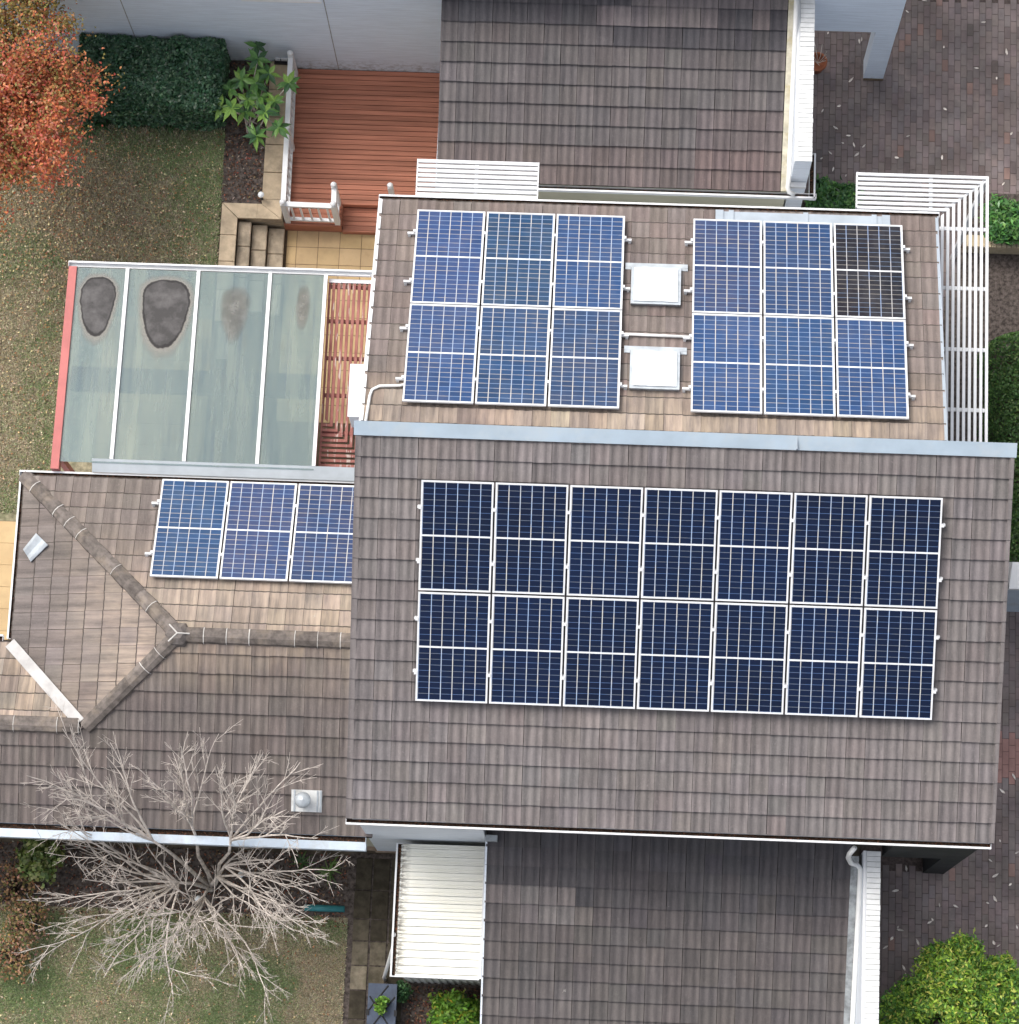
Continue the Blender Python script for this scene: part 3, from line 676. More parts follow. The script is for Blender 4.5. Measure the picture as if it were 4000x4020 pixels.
for aa in (0, 135, 225):
    dd = Vector((math.cos(R(aa)), math.sin(R(aa)), 0)); m = MB(); m.tube([(HXx, RY, RZ+.145), tuple(Vector((HXx, RY, RZ+.125))+dd*.2)], .013, 6); m.build('mortar_joint', 'mortar', wing_roof)
# white metal valley
v0 = Vector((-8.36, HY2+.05, zlw(-8.36)+.075)); v1 = Vector((VX+.06, VY-.07, zlw(VX)+.10))
ax = (v1-v0).normalized(); sd_ = ax.cross(Vector((0, 0, 1))).normalized()*.095
MB().hexa([tuple(v0-sd_), tuple(v0+sd_), tuple(v1+sd_), tuple(v1-sd_)], [tuple(v0-sd_+Vector((0, 0, .03))), tuple(v0+sd_+Vector((0, 0, .03))), tuple(v1+sd_+Vector((0, 0, .03))), tuple(v1-sd_+Vector((0, 0, .03)))]).build('valley_flashing', 'valley', wing_roof)
# gutters of the wing
gutter('gutter', wing_roof, (-9.79, 10.625), (-3.78, 10.625), (0, 1), zln(10.63)+.02, .085, .1, 'white')
gutter('gutter', wing_roof, (-9.705, VY+.02), (-9.705, 10.71), (-1, 0), zlw(-9.70)+.0, .085, .1, 'white')
gutter('gutter', wing_roof, (-12, VY-.03), (-9.86, VY-.03), (0, 1), zlw(-9.77)+.02, .11, .1, 'white')
gl = gutter('gutter', wing_roof, (-12, 4.745), (-3.60, 4.745), (0, -1), zls(4.745)+.02, .11, .12, 'fascia', lip=.01)
MB().box(-12, -3.59, 4.515, 4.634, zls(4.745)-.18, zls(4.745)+.026).build('ledge', 'fascia', gl)
# metal vent plate on the west slope
pl = MB(); fr = [Z(75, 2140, 3.3), Z(130, 2080, 3.3), Z(180, 2130, 3.3), Z(108, 2192, 3.3)]
fx = [Vector((x, y, zlw(x)+.075)) for x, y, _ in fr]
c0, c1, c2, c3 = fx
N_ = 6; tp_, bt_ = [], []
for i in range(N_):
    f0, f1 = i/N_, (i+1)/N_; hh = lambda f: .022*math.sin(f*math.pi*3)
    A_, B_, C_, D_ = c0.lerp(c3, f0), c0.lerp(c3, f1), c1.lerp(c2, f1), c1.lerp(c2, f0)
    pl.hexa([tuple(p+Vector((0, 0, -.05))) for p in (A_, B_, C_, D_)], [tuple(A_+Vector((0, 0, hh(f0)))), tuple(B_+Vector((0, 0, hh(f1)))), tuple(C_+Vector((0, 0, hh(f1)))), tuple(D_+Vector((0, 0, hh(f0))))])
pl.build('vent_plate', 'galv', wing_roof)
# round metal vent near the south gutter
vp = MB(); zv = lambda x, y, d: (x, y, zls(y)+d)
vp.hexa([zv(-4.84, 5.10, .03), zv(-4.335, 5.10, .03), zv(-4.335, 5.445, .03), zv(-4.84, 5.445, .03)], [zv(-4.84, 5.10, .058), zv(-4.335, 5.10, .058), zv(-4.335, 5.445, .058), zv(-4.84, 5.445, .058)])
vb = vp.build('vent_base', 'zinc', wing_roof)
for xx in (-4.80, -4.42, -4.37): MB().hexa([zv(xx, 5.10, .058), zv(xx+.025, 5.10, .058), zv(xx+.025, 5.44, .058), zv(xx, 5.44, .058)], [zv(xx, 5.10, .074), zv(xx+.025, 5.10, .074), zv(xx+.025, 5.44, .074), zv(xx, 5.44, .074)]).build('rib', 'galv', vb)
MB().lathe((-4.63, 5.26, zls(5.26)+.03), [(.09, 0), (.09, .26)], 16).build('pipe', 'galv', vb, True)
MB().lathe((-4.63, 5.26, zls(5.26)+.27), [(.125, 0), (.135, .02), (.125, .045), (.085, .075), (.03, .105), (.005, .11)], 20).build('cowl', 'galv', vb, True)
W = MB(); W.box(-12, -3.62, 4.86, 4.98, .12, zls(4.86)-.1); W.build('wall', 'wallc', house)
W = MB(); W.box(-12, -3.64, 4.80, 5.0, -.2, .12); W.build('footing', 'wallb', house)
W = MB(); W.box(-9.62, -3.62, 10.42, 10.55, -.7, zln(10.5)-.1); W.build('wall', 'wallw2', house)
W = MB(); W.box(-9.62, -9.5, VY-.2, 10.42, -.2, zlw(-9.6)-.1); W.build('wall', 'wallw2', house)

# lower roof on the south side with its brick parapet
KB = 1.503; zb = lambda y: KB+TP*y
lower_roof = slab_roof('lower_roof', -1.60, 4.36, .55, 5.58, KB, 1, house)
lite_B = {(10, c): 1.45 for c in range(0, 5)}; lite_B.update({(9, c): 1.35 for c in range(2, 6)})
def tintB(r, c):  # top rows tinted darker: shade from wall and eave painted into the tiles
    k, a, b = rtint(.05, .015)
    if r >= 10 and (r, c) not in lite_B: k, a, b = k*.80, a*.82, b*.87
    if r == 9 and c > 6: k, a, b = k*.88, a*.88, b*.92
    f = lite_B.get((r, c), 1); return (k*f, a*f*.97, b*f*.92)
yB0 = 4.057-.2974*11
lay_tiles(lower_roof, (-1.605, yB0, zb(yB0)), US, VS, 20, 16, .2972, .2974/CP, ['tile_low', 'tile_edge'], tintB, lambda r, c: 'join', vmax=(5.55-yB0)/CP)
gutter('gutter', lower_roof, (-1.6, yB0+.01), (4.4, yB0+.01), (0, -1), zb(yB0)+.0, .115, .1, 'white')
MB().hexa([(-1.615, yB0, zb(yB0)-.1), (-1.585, yB0, zb(yB0)-.1), (-1.585, 4.78, zb(4.78)-.1), (-1.615, 4.78, zb(4.78)-.1)], [(-1.615, yB0, zb(yB0)+.05), (-1.585, yB0, zb(yB0)+.05), (-1.585, 4.78, zb(4.78)+.05), (-1.615, 4.78, zb(4.78)+.05)]).build('barge_board', 'wallw2', lower_roof)
W = MB(); W.box(-1.50, 4.55, yB0+.5, 4.78, -.1, zb(yB0+.5)-.15); W.build('wall', 'wallc', house)
W = MB(); W.box(-1.50, 4.55, 2.6, 4.78, zb(yB0+.5)-.15, zb(2.6)-.15); W.build('wall', 'wallc', house)
def brick_parapet(name, parent, x0, x1, y0, y1, ztop, zbot):
    p = MB().box(x0-.05, x1, y0, y1, zbot, ztop-.02).build(name, 'wallw2', parent)
    MB().box(x0+.006, x1-.006, y0+.006, y1-.006, ztop-.02, ztop-.009).build('mortar_bed', 'mortgrey', p)
    n = int(round((y1-y0)/.086)); pit = (y1-y0)/n
    me = MB().box(0, x1-x0+.008, .0, pit-.009, 0, .022).mesh('brick', 'parbrick')
    bm = bmesh.new(); bm.from_mesh(me); bmesh.ops.bevel(bm, geom=[e for e in bm.edges if all(v.co.z > .02 for v in e.verts)], offset=.005, segments=1, affect='EDGES'); bm.to_mesh(me); bm.free()
    for i in range(n):
        o = link('brick', me, p); o.location = (x0-.004+random.gauss(0, .002), y0+i*pit+.0045, ztop-.019+random.gauss(0, .0012)); k = random.uniform(.93, 1.05); o.color = (k, k, k, 1)
    MB().box(x0-.054, x0-.012, y0, y1, ztop-.02, ztop-.004).build('render_edge', 'white', p)
    return p
brick_parapet('parapet_wall', house, 4.565, 4.785, yB0+.1, 4.775, 3.42, -.05)
MB().hexa([(4.335, yB0, zb(yB0)+.03), (4.46, yB0, zb(yB0)+.03), (4.46, 4.7, zb(4.7)+.03), (4.335, 4.7, zb(4.7)+.03)], [(4.335, yB0, zb(yB0)+.062), (4.46, yB0, zb(yB0)+.075), (4.46, 4.7, zb(4.7)+.075), (4.335, 4.7, zb(4.7)+.062)]).build('edge_flashing', 'lead', lower_roof)
pts = [(4.26, 4.70, 4.52), (4.20, 4.62, 4.30), (4.22, 4.60, 3.9), (4.30, 4.56, 3.5), (4.42, 4.55, 3.33), (4.475, 4.50, 3.27), (4.485, 4.40, zb(4.40)+.14)]+[(4.485-.002*i, 4.3-.3*i, zb(4.3-.3*i)+.14) for i in range(12)]
MB().tube(pts, .042, 12).build('downpipe', 'white_pipe', house, True)
MB().box(-1.615, -1.42, 4.70, 4.80, zb(4.75)+.06, zb(4.75)+.20).build('step_flashing', 'lead', lower_roof)

# ------------------------------------------------------------------ the neighbouring house to the north
nb = thing('neighbouring_house', 'white brick house with dark tiled lower roof beside timber deck', 'house')
KT = -3.109; zt = lambda y: KT+TP*y
nroof = slab_roof('lower_roof', -2.98, 3.02, 16.25, 19.36, KT, 1, nb)
gT = .3248/CP; yT0 = 16.235
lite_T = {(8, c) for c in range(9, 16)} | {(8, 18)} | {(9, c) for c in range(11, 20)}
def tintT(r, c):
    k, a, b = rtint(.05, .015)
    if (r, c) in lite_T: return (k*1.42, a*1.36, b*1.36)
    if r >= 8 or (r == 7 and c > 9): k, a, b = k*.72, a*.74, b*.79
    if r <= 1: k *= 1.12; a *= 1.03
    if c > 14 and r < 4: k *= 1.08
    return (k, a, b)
lay_tiles(nroof, (-2.985, yT0, zt(yT0)), US, VS, 20, 10, .2988, gT, ['tile_top', 'tile_edge'], tintT, lambda r, c: 'obj' if r < 9 else 'join', vmax=(19.36-yT0)/CP)
gutter('gutter', nroof, (-3.0, 16.215), (3.62, 16.215), (0, -1), zt(16.215)-.0, .085, .11, 'white')
gutter('gutter', nroof, (3.50, 16.13), (3.50, 16.95), (1, 0), zt(16.215)-.0, .1, .11, 'white')
MB().box(-3.005, -2.98, 16.25, 19.36, zt(16.25)-.1, zt(16.25)-.05).build('barge_board', 'wallw', nroof)
W = MB(); W.box(-2.95, 3.12, 16.33, 19.40, -.73, zt(16.33)-.12); W.build('wall', 'wallc', nb)
W = MB(); W.box(-2.95, 3.12, 17.8, 19.40, zt(16.33)-.12, zt(17.8)-.12); W.build('wall', 'wallc', nb)
par = brick_parapet('parapet_wall', nb, 3.215, 3.455, 16.42, 19.37, 3.62, -.05)
MB().box(3.14, 3.44, 16.32, 16.412, 2.5, 2.58).build('sill', 'white', par)
MB().hexa([(3.0, 16.22, zt(16.22)+.03), (3.10, 16.22, zt(16.22)+.03), (3.10, 19.36, zt(19.36)+.03), (3.0, 19.36, zt(19.36)+.03)], [(3.0, 16.22, zt(16.22)+.062), (3.10, 16.22, zt(16.22)+.08), (3.10, 19.36, zt(19.36)+.08), (3.0, 19.36, zt(19.36)+.062)]).build('edge_flashing', 'creamflash', nroof)
pts = [(3.125, 19.35-.3*i, zt(19.35-.3*i)+.16) for i in range(11)]+[(3.115, 16.27, zt(16.27)+.13), (3.14, 16.20, zt(16.2)+.09), (3.24, 16.17, zt(16.2)+.05)]
MB().tube(pts, .042, 12).build('downpipe', 'white_pipe', nb, True)
# white brick walls facing south
YW = 19.373
wl = MB(); wl.box(-14, -2.99, YW, YW+.25, -.5, 4.6); wl = wl.build('wall', 'wallw', nb)
for xj in (-8.735, -5.103): MB().box(xj-.009, xj+.009, YW-.003, YW+.003, -.32, 4.6).build('control_joint', 'mortgrey', wl)
MB().box(-6.55, -5.14, YW-.05, YW+.1, 2.905, 2.975).build('window_sill', 'white', wl)
wn = MB().box(-6.5, -5.2, YW-.012, YW+.05, 2.99, 4.2).build('window', 'white', wl); MB().box(-6.44, -5.26, YW-.016, YW-.010, 3.06, 4.14).build('pane', 'cell_black', wn)
W = MB(); W.box(3.455, 5.018, YW, YW+.36, 2.225, 4.6); W.build('portico_beam', 'wallw', nb)
W = MB(); W.box(4.648, 5.012, YW+.003, YW+.357, .0, 2.225); W.build('portico_column', 'wallw', nb)
MB().box(4.65, 5.01, YW-.03, YW+.36, -.02, .028).build('column_plinth', 'grout', nb)
W = MB(); W.box(3.2, 5.0, 23.5, 23.7, 0, 4.6); W.build('wall', 'wallw', nb)
slab_roof('main_roof', -5.2, 5.2, 19.34, 25, 4.72-TP*19.34, 1, nb, mat='tile_top')
slab_roof('wing_roof', -14, -5.2, 19.34, 22.3, 4.66-TP*19.34, 1, nb, mat='tile_top')

# ------------------------------------------------------------------ solar panels
def panel_protos(kind):
    w = 1.124; h = {'navy': 1.722}.get(kind, 1.903); t = .035; f = .027
    fr = MB(); fr.box(0, w, 0, f, 0, t); fr.box(0, w, h-f, h, 0, t); fr.box(0, f, f, h-f, 0, t); fr.box(w-f, w, f, h-f, 0, t)
    ce = MB(); ce.box(f, w-f, f, h-f, .004, t-.006)
    br = MB(); br.box(f, w-f, h/2-.013, h/2+.013, t-.006, t-.003)
    cl = MB(); cl.box(0, .045, 0, .05, t-.01, t+.012)
    return dict(w=w, h=h, frame=fr.mesh('frame', 'alu'), cells=ce.mesh('cells', 'cell_'+kind), bar=br.mesh('centre_strip', 'alu'), clamp=cl.mesh('clamp', 'alu'))
PR = {k: panel_protos(k) for k in ('navy', 'blue', 'black')}
def add_panel(kind, mt, label, group, clamps, col=(1, 1, 1)):
    P = PR[kind]; e = thing('solar_panel', label, 'solar panel', group); e.matrix_world = mt
    for nm, k in (('frame', 'frame'), ('cells', 'cells'), ('centre_strip', 'bar')):
        o = link(nm, P[k], e); o.color = (*col, 1) if nm == 'cells' else (1, 1, 1, 1)
    for (cx_, cy_) in clamps: o = link('clamp', P['clamp'], e); o.location = (cx_, cy_, 0)
def frame_at(O, u, v):
    u, v = Vector(u), Vector(v); n = u.cross(v); return Matrix([[u[k], v[k], n[k], O[k]] for k in range(3)]+[[0, 0, 0, 1]])
ORD = ['first', 'second', 'third', 'fourth', 'fifth', 'sixth', 'seventh']
def rail(label, group, p0, p1, n, hgt, feet):
    """aluminium mounting rail lying under a row of panels, on tile brackets"""
    e = thing('mounting_rail', label, 'rail', group, tuple(p0)); p0, p1, n = Vector(p0), Vector(p1), Vector(n)
    d = (p1-p0).normalized(); s = d.cross(n).normalized()*.02
    def bar(a, b, lo, hi, wd=1.0):
        q = [a-s*wd, b-s*wd, b+s*wd, a+s*wd]
        if (q[1]-q[0]).cross(q[3]-q[0]).dot(n) < 0: q = [q[1], q[0], q[3], q[2]]
        return MB().hexa([tuple(x+n*lo) for x in q], [tuple(x+n*hi) for x in q])
    part('rail', bar(p0, p1, hgt-.042, hgt-.003).mesh('rail', 'alu'), e)
    L = (p1-p0).length
    for k in range(feet):
        c = p0+d*(.03+(L-.06)*k/(feet-1)); part('bracket', bar(c-d*.022, c+d*.022, .012, hgt-.043, 1.2).mesh('bracket', 'alu'), e)
nS_, nN_ = Vector((0, -SP, CP)), Vector((0, SP, CP))
# big navy array on the south slope
A0 = (-2.723, 9.942)
for r in range(2):
    for c in range(7):
        x = A0[0]+c*1.154; ytop = A0[1]-r*(1.722+.028)*CP; y0 = ytop-1.722*CP
        O = Vector((x, y0, KS+TP*y0))+nS_*.12
        lab = 'dark navy panel, %s from the red pergola end, %s row of the big array' % (ORD[c], ('ridge-side', 'eave-side')[r])
        cl = [(1.1215, .42), (1.1215, 1.27)]+([(-.0325, .42), (-.0325, 1.27)] if c == 0 else [])
        k = random.uniform(.85, 1.15)
        add_panel('navy', frame_at(O, US, VS), lab, 'solar panels', cl, (k, k, k))
    for q, f in (('lower', .27), ('upper', .755)):
        yy = ytop-1.722*CP*(1-f); P0 = Vector((A0[0]-.055, yy, KS+TP*yy)); P1 = Vector((A0[0]+7*1.154+.035, yy, KS+TP*yy))
        rail('%s aluminium rail under the %s row of dark navy solar panels' % (q, ('ridge-side', 'eave-side')[r]), 'mounting rails', P0, P1, nS_, .12, 8)
# two blue arrays on the north slope, one on the wing
def blue_array(x0, ytop, zf, ncol, nrow, where, dark=()):
    for r in range(nrow):
        yt = ytop-r*(1.903+.022)*CP
        for c in range(ncol):
            x = x0+c*1.154+1.134                          # u runs west on a north slope
            O = Vector((x, yt, zf(yt)))+nN_*.12
            kind = 'black' if (r, c) in dark else 'blue'
            rown = ('gutter-side', 'ridge-side')[r] if nrow == 2 else 'only'
            if kind == 'black': lab = 'black solar panel among the blue ones, at the corner by the white louvres'
            else: lab = ('blue panel, %s from the pergola end, %s row, %s' % (ORD[c], rown, where)) if nrow == 2 else 'blue panel, %s from the hip end, %s' % (ORD[c], where)
            cl = [(-.0325, .42), (-.0325, 1.42)]+([(1.1215, .42), (1.1215, 1.42)] if c == 0 else [])
            k = random.uniform(.86, 1.16); col = (k*random.uniform(.75, 1.35), k*random.uniform(.92, 1.06), k*random.uniform(.97, 1.1))
            add_panel(kind, frame_at(O, UN, VN), lab, 'solar panels', cl, col)
        for q, f in (('lower', .24), ('upper', .76)):
            yy = yt-1.903*CP*f; P0 = Vector((x0-.13, yy, zf(yy))); P1 = Vector((x0+ncol*1.154-.02+.12, yy, zf(yy)))
            rail('%s aluminium rail under the %s row of blue panels, %s' % (q, rown if nrow == 2 else 'single', where), 'mounting rails', P0, P1, nN_, .12, 4)
blue_array(-3.14, 14.882, zn, 3, 2, 'array beside the red slatted pergola')
blue_array(1.424, 14.875, zn, 3, 2, 'array by the metal tray flashing', dark={(0, 2)})
blue_array(-7.337, 10.56, zln, 3, 1, 'array below the glazed canopy')

# ------------------------------------------------------------------ white louvred pergolas
pg = thing('pergola', 'small white louvred pergola projecting over the brown deck corner', 'pergola', 'white louvred pergolas')
zp = 4.20
y_lo, y_hi = 15.385, 16.035
for i in range(8):
    yy = y_hi-.03-(y_hi-y_lo-.06)*i/7; box('slat', -3.20, -1.185, yy-.027, yy+.027, zp-.03, zp+.02, 'white', pg)
for xa in (-3.222, -1.183): box('side_frame', xa, xa+.020, y_lo, y_hi, zp-.06, zp+.0215, 'white', pg)
box('crossbar', -2.245, -2.185, y_lo, y_hi, zp-.09, zp-.031, 'white', pg)
pg = thing('pergola', 'long white louvred pergola turning the corner of the house', 'pergola', 'white louvred pergolas')
XL, XR, YT, YB = 4.18, 6.375, 16.045, 10.90
nsl = 9; pit = (XR-.03-5.60)/(nsl-1)
for i in range(nsl):
    xs = XR-.03-pit*i; ys = YT-.03-.0838*i
    if i < 8: m = MB(); h = .023; m.hexa([(XL, ys-h, zp-.03), (xs-h, ys-h, zp-.03), (xs+h, ys+h, zp-.03), (XL, ys+h, zp-.03)], [(XL, ys-h, zp+.02), (xs-h, ys-h, zp+.02), (xs+h, ys+h, zp+.02), (XL, ys+h, zp+.02)]); part('slat', m.mesh('slat', 'white'), pg)
    m = MB(); h = .023; yc = ys if i < 8 else ys
    m.hexa([(xs-h, YB, zp-.03), (xs+h, YB, zp-.03), (xs+h, yc+h-.002, zp-.03), (xs-h, yc-h-.002, zp-.03)], [(xs-h, YB, zp+.019), (xs+h, YB, zp+.019), (xs+h, yc+h-.002, zp+.019), (xs-h, yc-h-.002, zp+.019)]); part('slat', m.mesh('slat', 'white'), pg)
box('side_frame', XL-.022, XL-.001, YT-.62, YT, zp-.07, zp+.0215, 'white', pg)
for py in (897, 1130, 1370, 1607):
    yy = Z(3800, py, zp)[1]; box('crossbar', 5.56, XR-.01, yy-.03, yy+.03, zp-.07, zp-.031, 'white', pg)
for px_ in (3655,): xx = Z(px_, 740, zp)[0]; box('crossbar', xx-.03, xx+.03, YT-.62, YT-.01, zp-.07, zp-.031, 'white', pg)
box('post', 6.28, 6.36, 15.93, 16.01, -.01, zp-.071, 'white', pg); box('post', 5.2, 5.36, 15.38, 15.46, 0, zp-.03, 'white', pg)
m = MB(); m.tube([(5.6, 15.42, zp-.05), (6.33, 15.97, zp-.05)], .025, 6); part('mitre_bar', m.mesh('mitre_bar', 'white'), pg)

# ------------------------------------------------------------------ glazed canopy and red pergola
cn = thing('glazed_canopy', 'stained glass lean-to canopy with white bars and red edge beam', 'canopy')
zc0, zc1 = 3.05, 2.83                      # south (high) and north (low) height
zg = lambda y: zc1+(zc0-zc1)*(14.42-y)/(14.42-10.9)
bars = [(-8.22, -8.19), (-6.99, -6.96), (-5.75, -5.73), (-4.79, -4.76)]
edges = [-9.10]+[b[0] for b in bars]
for i in range(4):
    x0, x1 = edges[i], edges[i+1]
    m = MB(); m.hexa([(x0, 10.86, zg(10.86)-.012), (x1, 10.86, zg(10.86)-.012), (x1, 14.36, zg(14.36)-.012), (x0, 14.36, zg(14.36)-.012)], [(x0, 10.86, zg(10.86)), (x1, 10.86, zg(10.86)), (x1, 14.36, zg(14.36)), (x0, 14.36, zg(14.36))]); part('glass_pane', m.mesh('glass_pane', 'glass'), cn)
for xb, _ in bars:
    m = MB(); m.hexa([(xb-.03, 10.93, zg(10.93)+.001), (xb+.03, 10.93, zg(10.93)+.001), (xb+.03, 14.37, zg(14.37)+.001), (xb-.03, 14.37, zg(14.37)+.001)], [(xb-.03, 10.93, zg(10.93)+.03), (xb+.03, 10.93, zg(10.93)+.03), (xb+.03, 14.37, zg(14.37)+.03), (xb-.03, 14.37, zg(14.37)+.03)]); part('glazing_bar', m.mesh('glazing_bar', 'white'), cn)
    m = MB(); m.hexa([(xb-.025, 10.87, zg(10.87)-.13), (xb+.025, 10.87, zg(10.87)-.13), (xb+.025, 14.35, zg(14.35)-.13), (xb-.025, 14.35, zg(14.35)-.13)], [(xb-.025, 10.87, zg(10.87)-.014), (xb+.025, 10.87, zg(10.87)-.014), (xb+.025, 14.35, zg(14.35)-.014), (xb-.025, 14.35, zg(14.35)-.014)]); part('rafter', m.mesh('rafter', 'red'), cn)
m = MB(); m.hexa([(-9.24, 10.72, zg(10.72)-.16), (-9.10, 10.72, zg(10.72)-.16), (-9.10, 14.37, zg(14.37)-.16), (-9.24, 14.37, zg(14.37)-.16)], [(-9.24, 10.72, zg(10.72)+.035), (-9.10, 10.72, zg(10.72)+.035), (-9.10, 14.37, zg(14.37)+.035), (-9.24, 14.37, zg(14.37)+.035)]); part('edge_beam', m.mesh('edge_beam', 'red'), cn)
gutter('gutter', cn, (-9.25, 14.375), (-3.9, 14.375), (0, 1), zg(14.4)+.03, .09, .09, 'white', litter=False)
m = MB(); m.box(-9.08, -4.83, 12.20, 12.60, 2.62, 2.795); part('purlin', m.mesh('purlin', 'purlin'), cn)
m = MB(); m.hexa([(-8.55, 10.712, 2.955), (-3.80, 10.712, 2.955), (-3.80, 10.925, 3.055), (-8.55, 10.925, 3.055)], [(-8.55, 10.712, 2.97), (-3.80, 10.712, 2.97), (-3.80, 10.925, 3.07), (-8.55, 10.925, 3.07)]); part('apron_flashing', m.mesh('apron_flashing', 'paleflash'), cn)
for (xx, yy) in ((-9.17, 14.28), (-9.17, 11.0)):
    box('post', xx-.05, xx+.05, yy-.05, yy+.05, (-.02 if xx < -7 else -.68), zg(yy)-.161, 'red', cn)
def stain(cx_, cy_, rx, rt, rb, mat, label, skew=0.0):
    """teardrop of dried mud left where rain water pools on the glass (blunt end north, tail south)"""
    m = MB(); rings = [0, .3, .6, .8, .88, .92, .96, 1.0, 1.05, 1.12, 1.22, 1.34, 1.45]; n = 48; rad = []
    for rr in rings:
        for k in range(n):
            a = 2*math.pi*k/n; s_ = math.sin(a); c_ = math.cos(a)
            wob = 1+.07*noise.noise((cx_*3+c_*1.4, cy_+s_*1.4, 2.0))+.04*noise.noise((cx_+c_*5, s_*5, 7))
            if s_ >= 0: xx = rx*math.copysign(abs(c_)**.75, c_); yy = rt*abs(s_)**.75
            else: xx = rx*math.copysign(abs(c_)**1.1, c_)*(1+.18*s_*(1+s_)); yy = -rb*abs(s_)**1.05
            x = cx_+xx*rr*wob+skew*yy*rr; y = cy_+yy*rr*wob; m.v.append((x, y, zg(y)+.004)); rad.append(rr)
    for i in range(len(rings)-1):
        for k in range(n): a = i*n+k; b = i*n+(k+1) % n; m.f.append((a, b, b+n, a+n)); m.m.append(0)
    me = m.mesh('mud_stain', mat); at = me.attributes.new('rad', 'FLOAT', 'POINT'); at.data.foreach_set('value', rad)
    o = part('mud_stain', me, cn); o['label'] = label
gp = lambda px, py: Z(px, py, 2.9)
def stain_px(x0, x1, y0, y1, ymid, mat, label, skew=0):
    cxp = (x0+x1)/2; T_ = gp(cxp, y0); Bm = gp(cxp, y1); C_ = gp(cxp, ymid); rx = (gp(x1, ymid)[0]-gp(x0, ymid)[0])/2
    stain(C_[0], C_[1], rx, T_[1]-C_[1], C_[1]-Bm[1], mat, label, skew)
stain_px(315, 452, 1086, 1322, 1165, 'mud', 'small dark grey dried mud patch on the glass')
stain_px(556, 744, 1095, 1375, 1185, 'mud', 'large dark grey dried mud patch on the glass')
stain_px(872, 970, 1135, 1325, 1205, 'mudpale', 'faint brown mud patch with a thin tail')
stain_px(1165, 1212, 1130, 1285, 1205, 'mudpale', 'faint narrow brown mud smear')

rp = thing('pergola', 'red slatted pergola with peeling paint beside glazed canopy', 'pergola')
zr = 2.72; rxl, rxr = -4.715, -3.83; nr = 10; prt = (rxr-rxl)/nr
for i in range(nr):
    xs = rxr-.03-prt*i; yb_ = 11.03+prt*i
    m = MB(); h = .024
    m.hexa([(xs-h, yb_+h, zr-.05), (xs+h, yb_-h, zr-.05), (xs+h, 14.27, zr-.05), (xs-h, 14.27, zr-.05)], [(xs-h, yb_+h, zr), (xs+h, yb_-h, zr), (xs+h, 14.27, zr), (xs-h, 14.27, zr)]); part('slat', m.mesh('slat', 'redslat'), rp)
    if xs-h > rxl+.08:
        m = MB(); m.hexa([(rxl, yb_-h, zr-.05), (xs+h, yb_-h, zr-.05), (xs-h, yb_+h, zr-.05), (rxl, yb_+h, zr-.05)], [(rxl, yb_-h, zr-.001), (xs+h, yb_-h, zr-.001), (xs-h, yb_+h, zr-.001), (rxl, yb_+h, zr-.001)]); part('slat', m.mesh('slat', 'redslat'), rp)
for yy in (14.22, 13.60, 12.94, 12.28, 11.62): box('crossbar', rxl, rxr, yy-.03, yy+.03, zr-.11, zr-.051, 'redslat', rp)
box('side_frame', rxl-.03, rxl, 11.0, 14.27, zr-.1, zr+.001, 'redslat', rp)
box('head_beam', rxl-.03, rxr, 14.271, 14.335, zr-.1, zr+.012, 'white', rp)
for yy in (11.06, ): box('post', rxl+.0, rxl+.07, yy-.04, yy+.04, -.68, zr-.111, 'redslat', rp)

# ------------------------------------------------------------------ timber deck, balustrade, stone steps
dk = thing('timber_deck', 'red-brown timber deck against the white brick wall', 'deck')
DZ = -.32; nb_ = 31; DY0, DY1 = 16.33, 19.365; bp = (DY1-DY0)/nb_
box('joists', -5.93, -2.97, 16.75, DY1-.02, -.72, DZ-.026, 'decksub', dk); box('joists', -5.93, -4.91, DY0+.03, 16.75, -.72, DZ-.026, 'decksub', dk); box('joists', -4.88, -2.99, 16.295, 16.72, -.72, DZ-.206, 'decksub', dk)
for i in range(nb_):
    y0 = DY0+i*bp; x1 = -2.975
    x1b = -4.90 if y0 < 16.72 else x1
    o = bevbox('board', -5.945, x1b, y0+.0045, y0+bp-.0045, DZ-.025, DZ+random.uniform(-.001, .001), 'deck', dk, .004); k = random.uniform(.88, 1.1); o.color = (k, k, k, 1)
for i in range(5):
    y0 = 16.29+i*.088; o = bevbox('board', -4.885, -2.985, y0, y0+.082, DZ-.205, DZ-.18, 'deck', dk, .004); k = random.uniform(.8, 1.0); o.color = (k, k, k, 1)
box('fascia', -5.95, -4.895, 16.295, 16.327, -.66, DZ-.003, 'deck', dk); box('fascia', -4.885, -2.985, 16.262, 16.287, -.66, DZ-.19, 'deck', dk)
box('fascia', -4.897, -4.887, 16.33, 16.73, DZ-.18, DZ-.002, 'deck', dk); box('fascia', -4.885, -2.985, 16.732, 16.742, DZ-.18, DZ-.026, 'deck', dk)

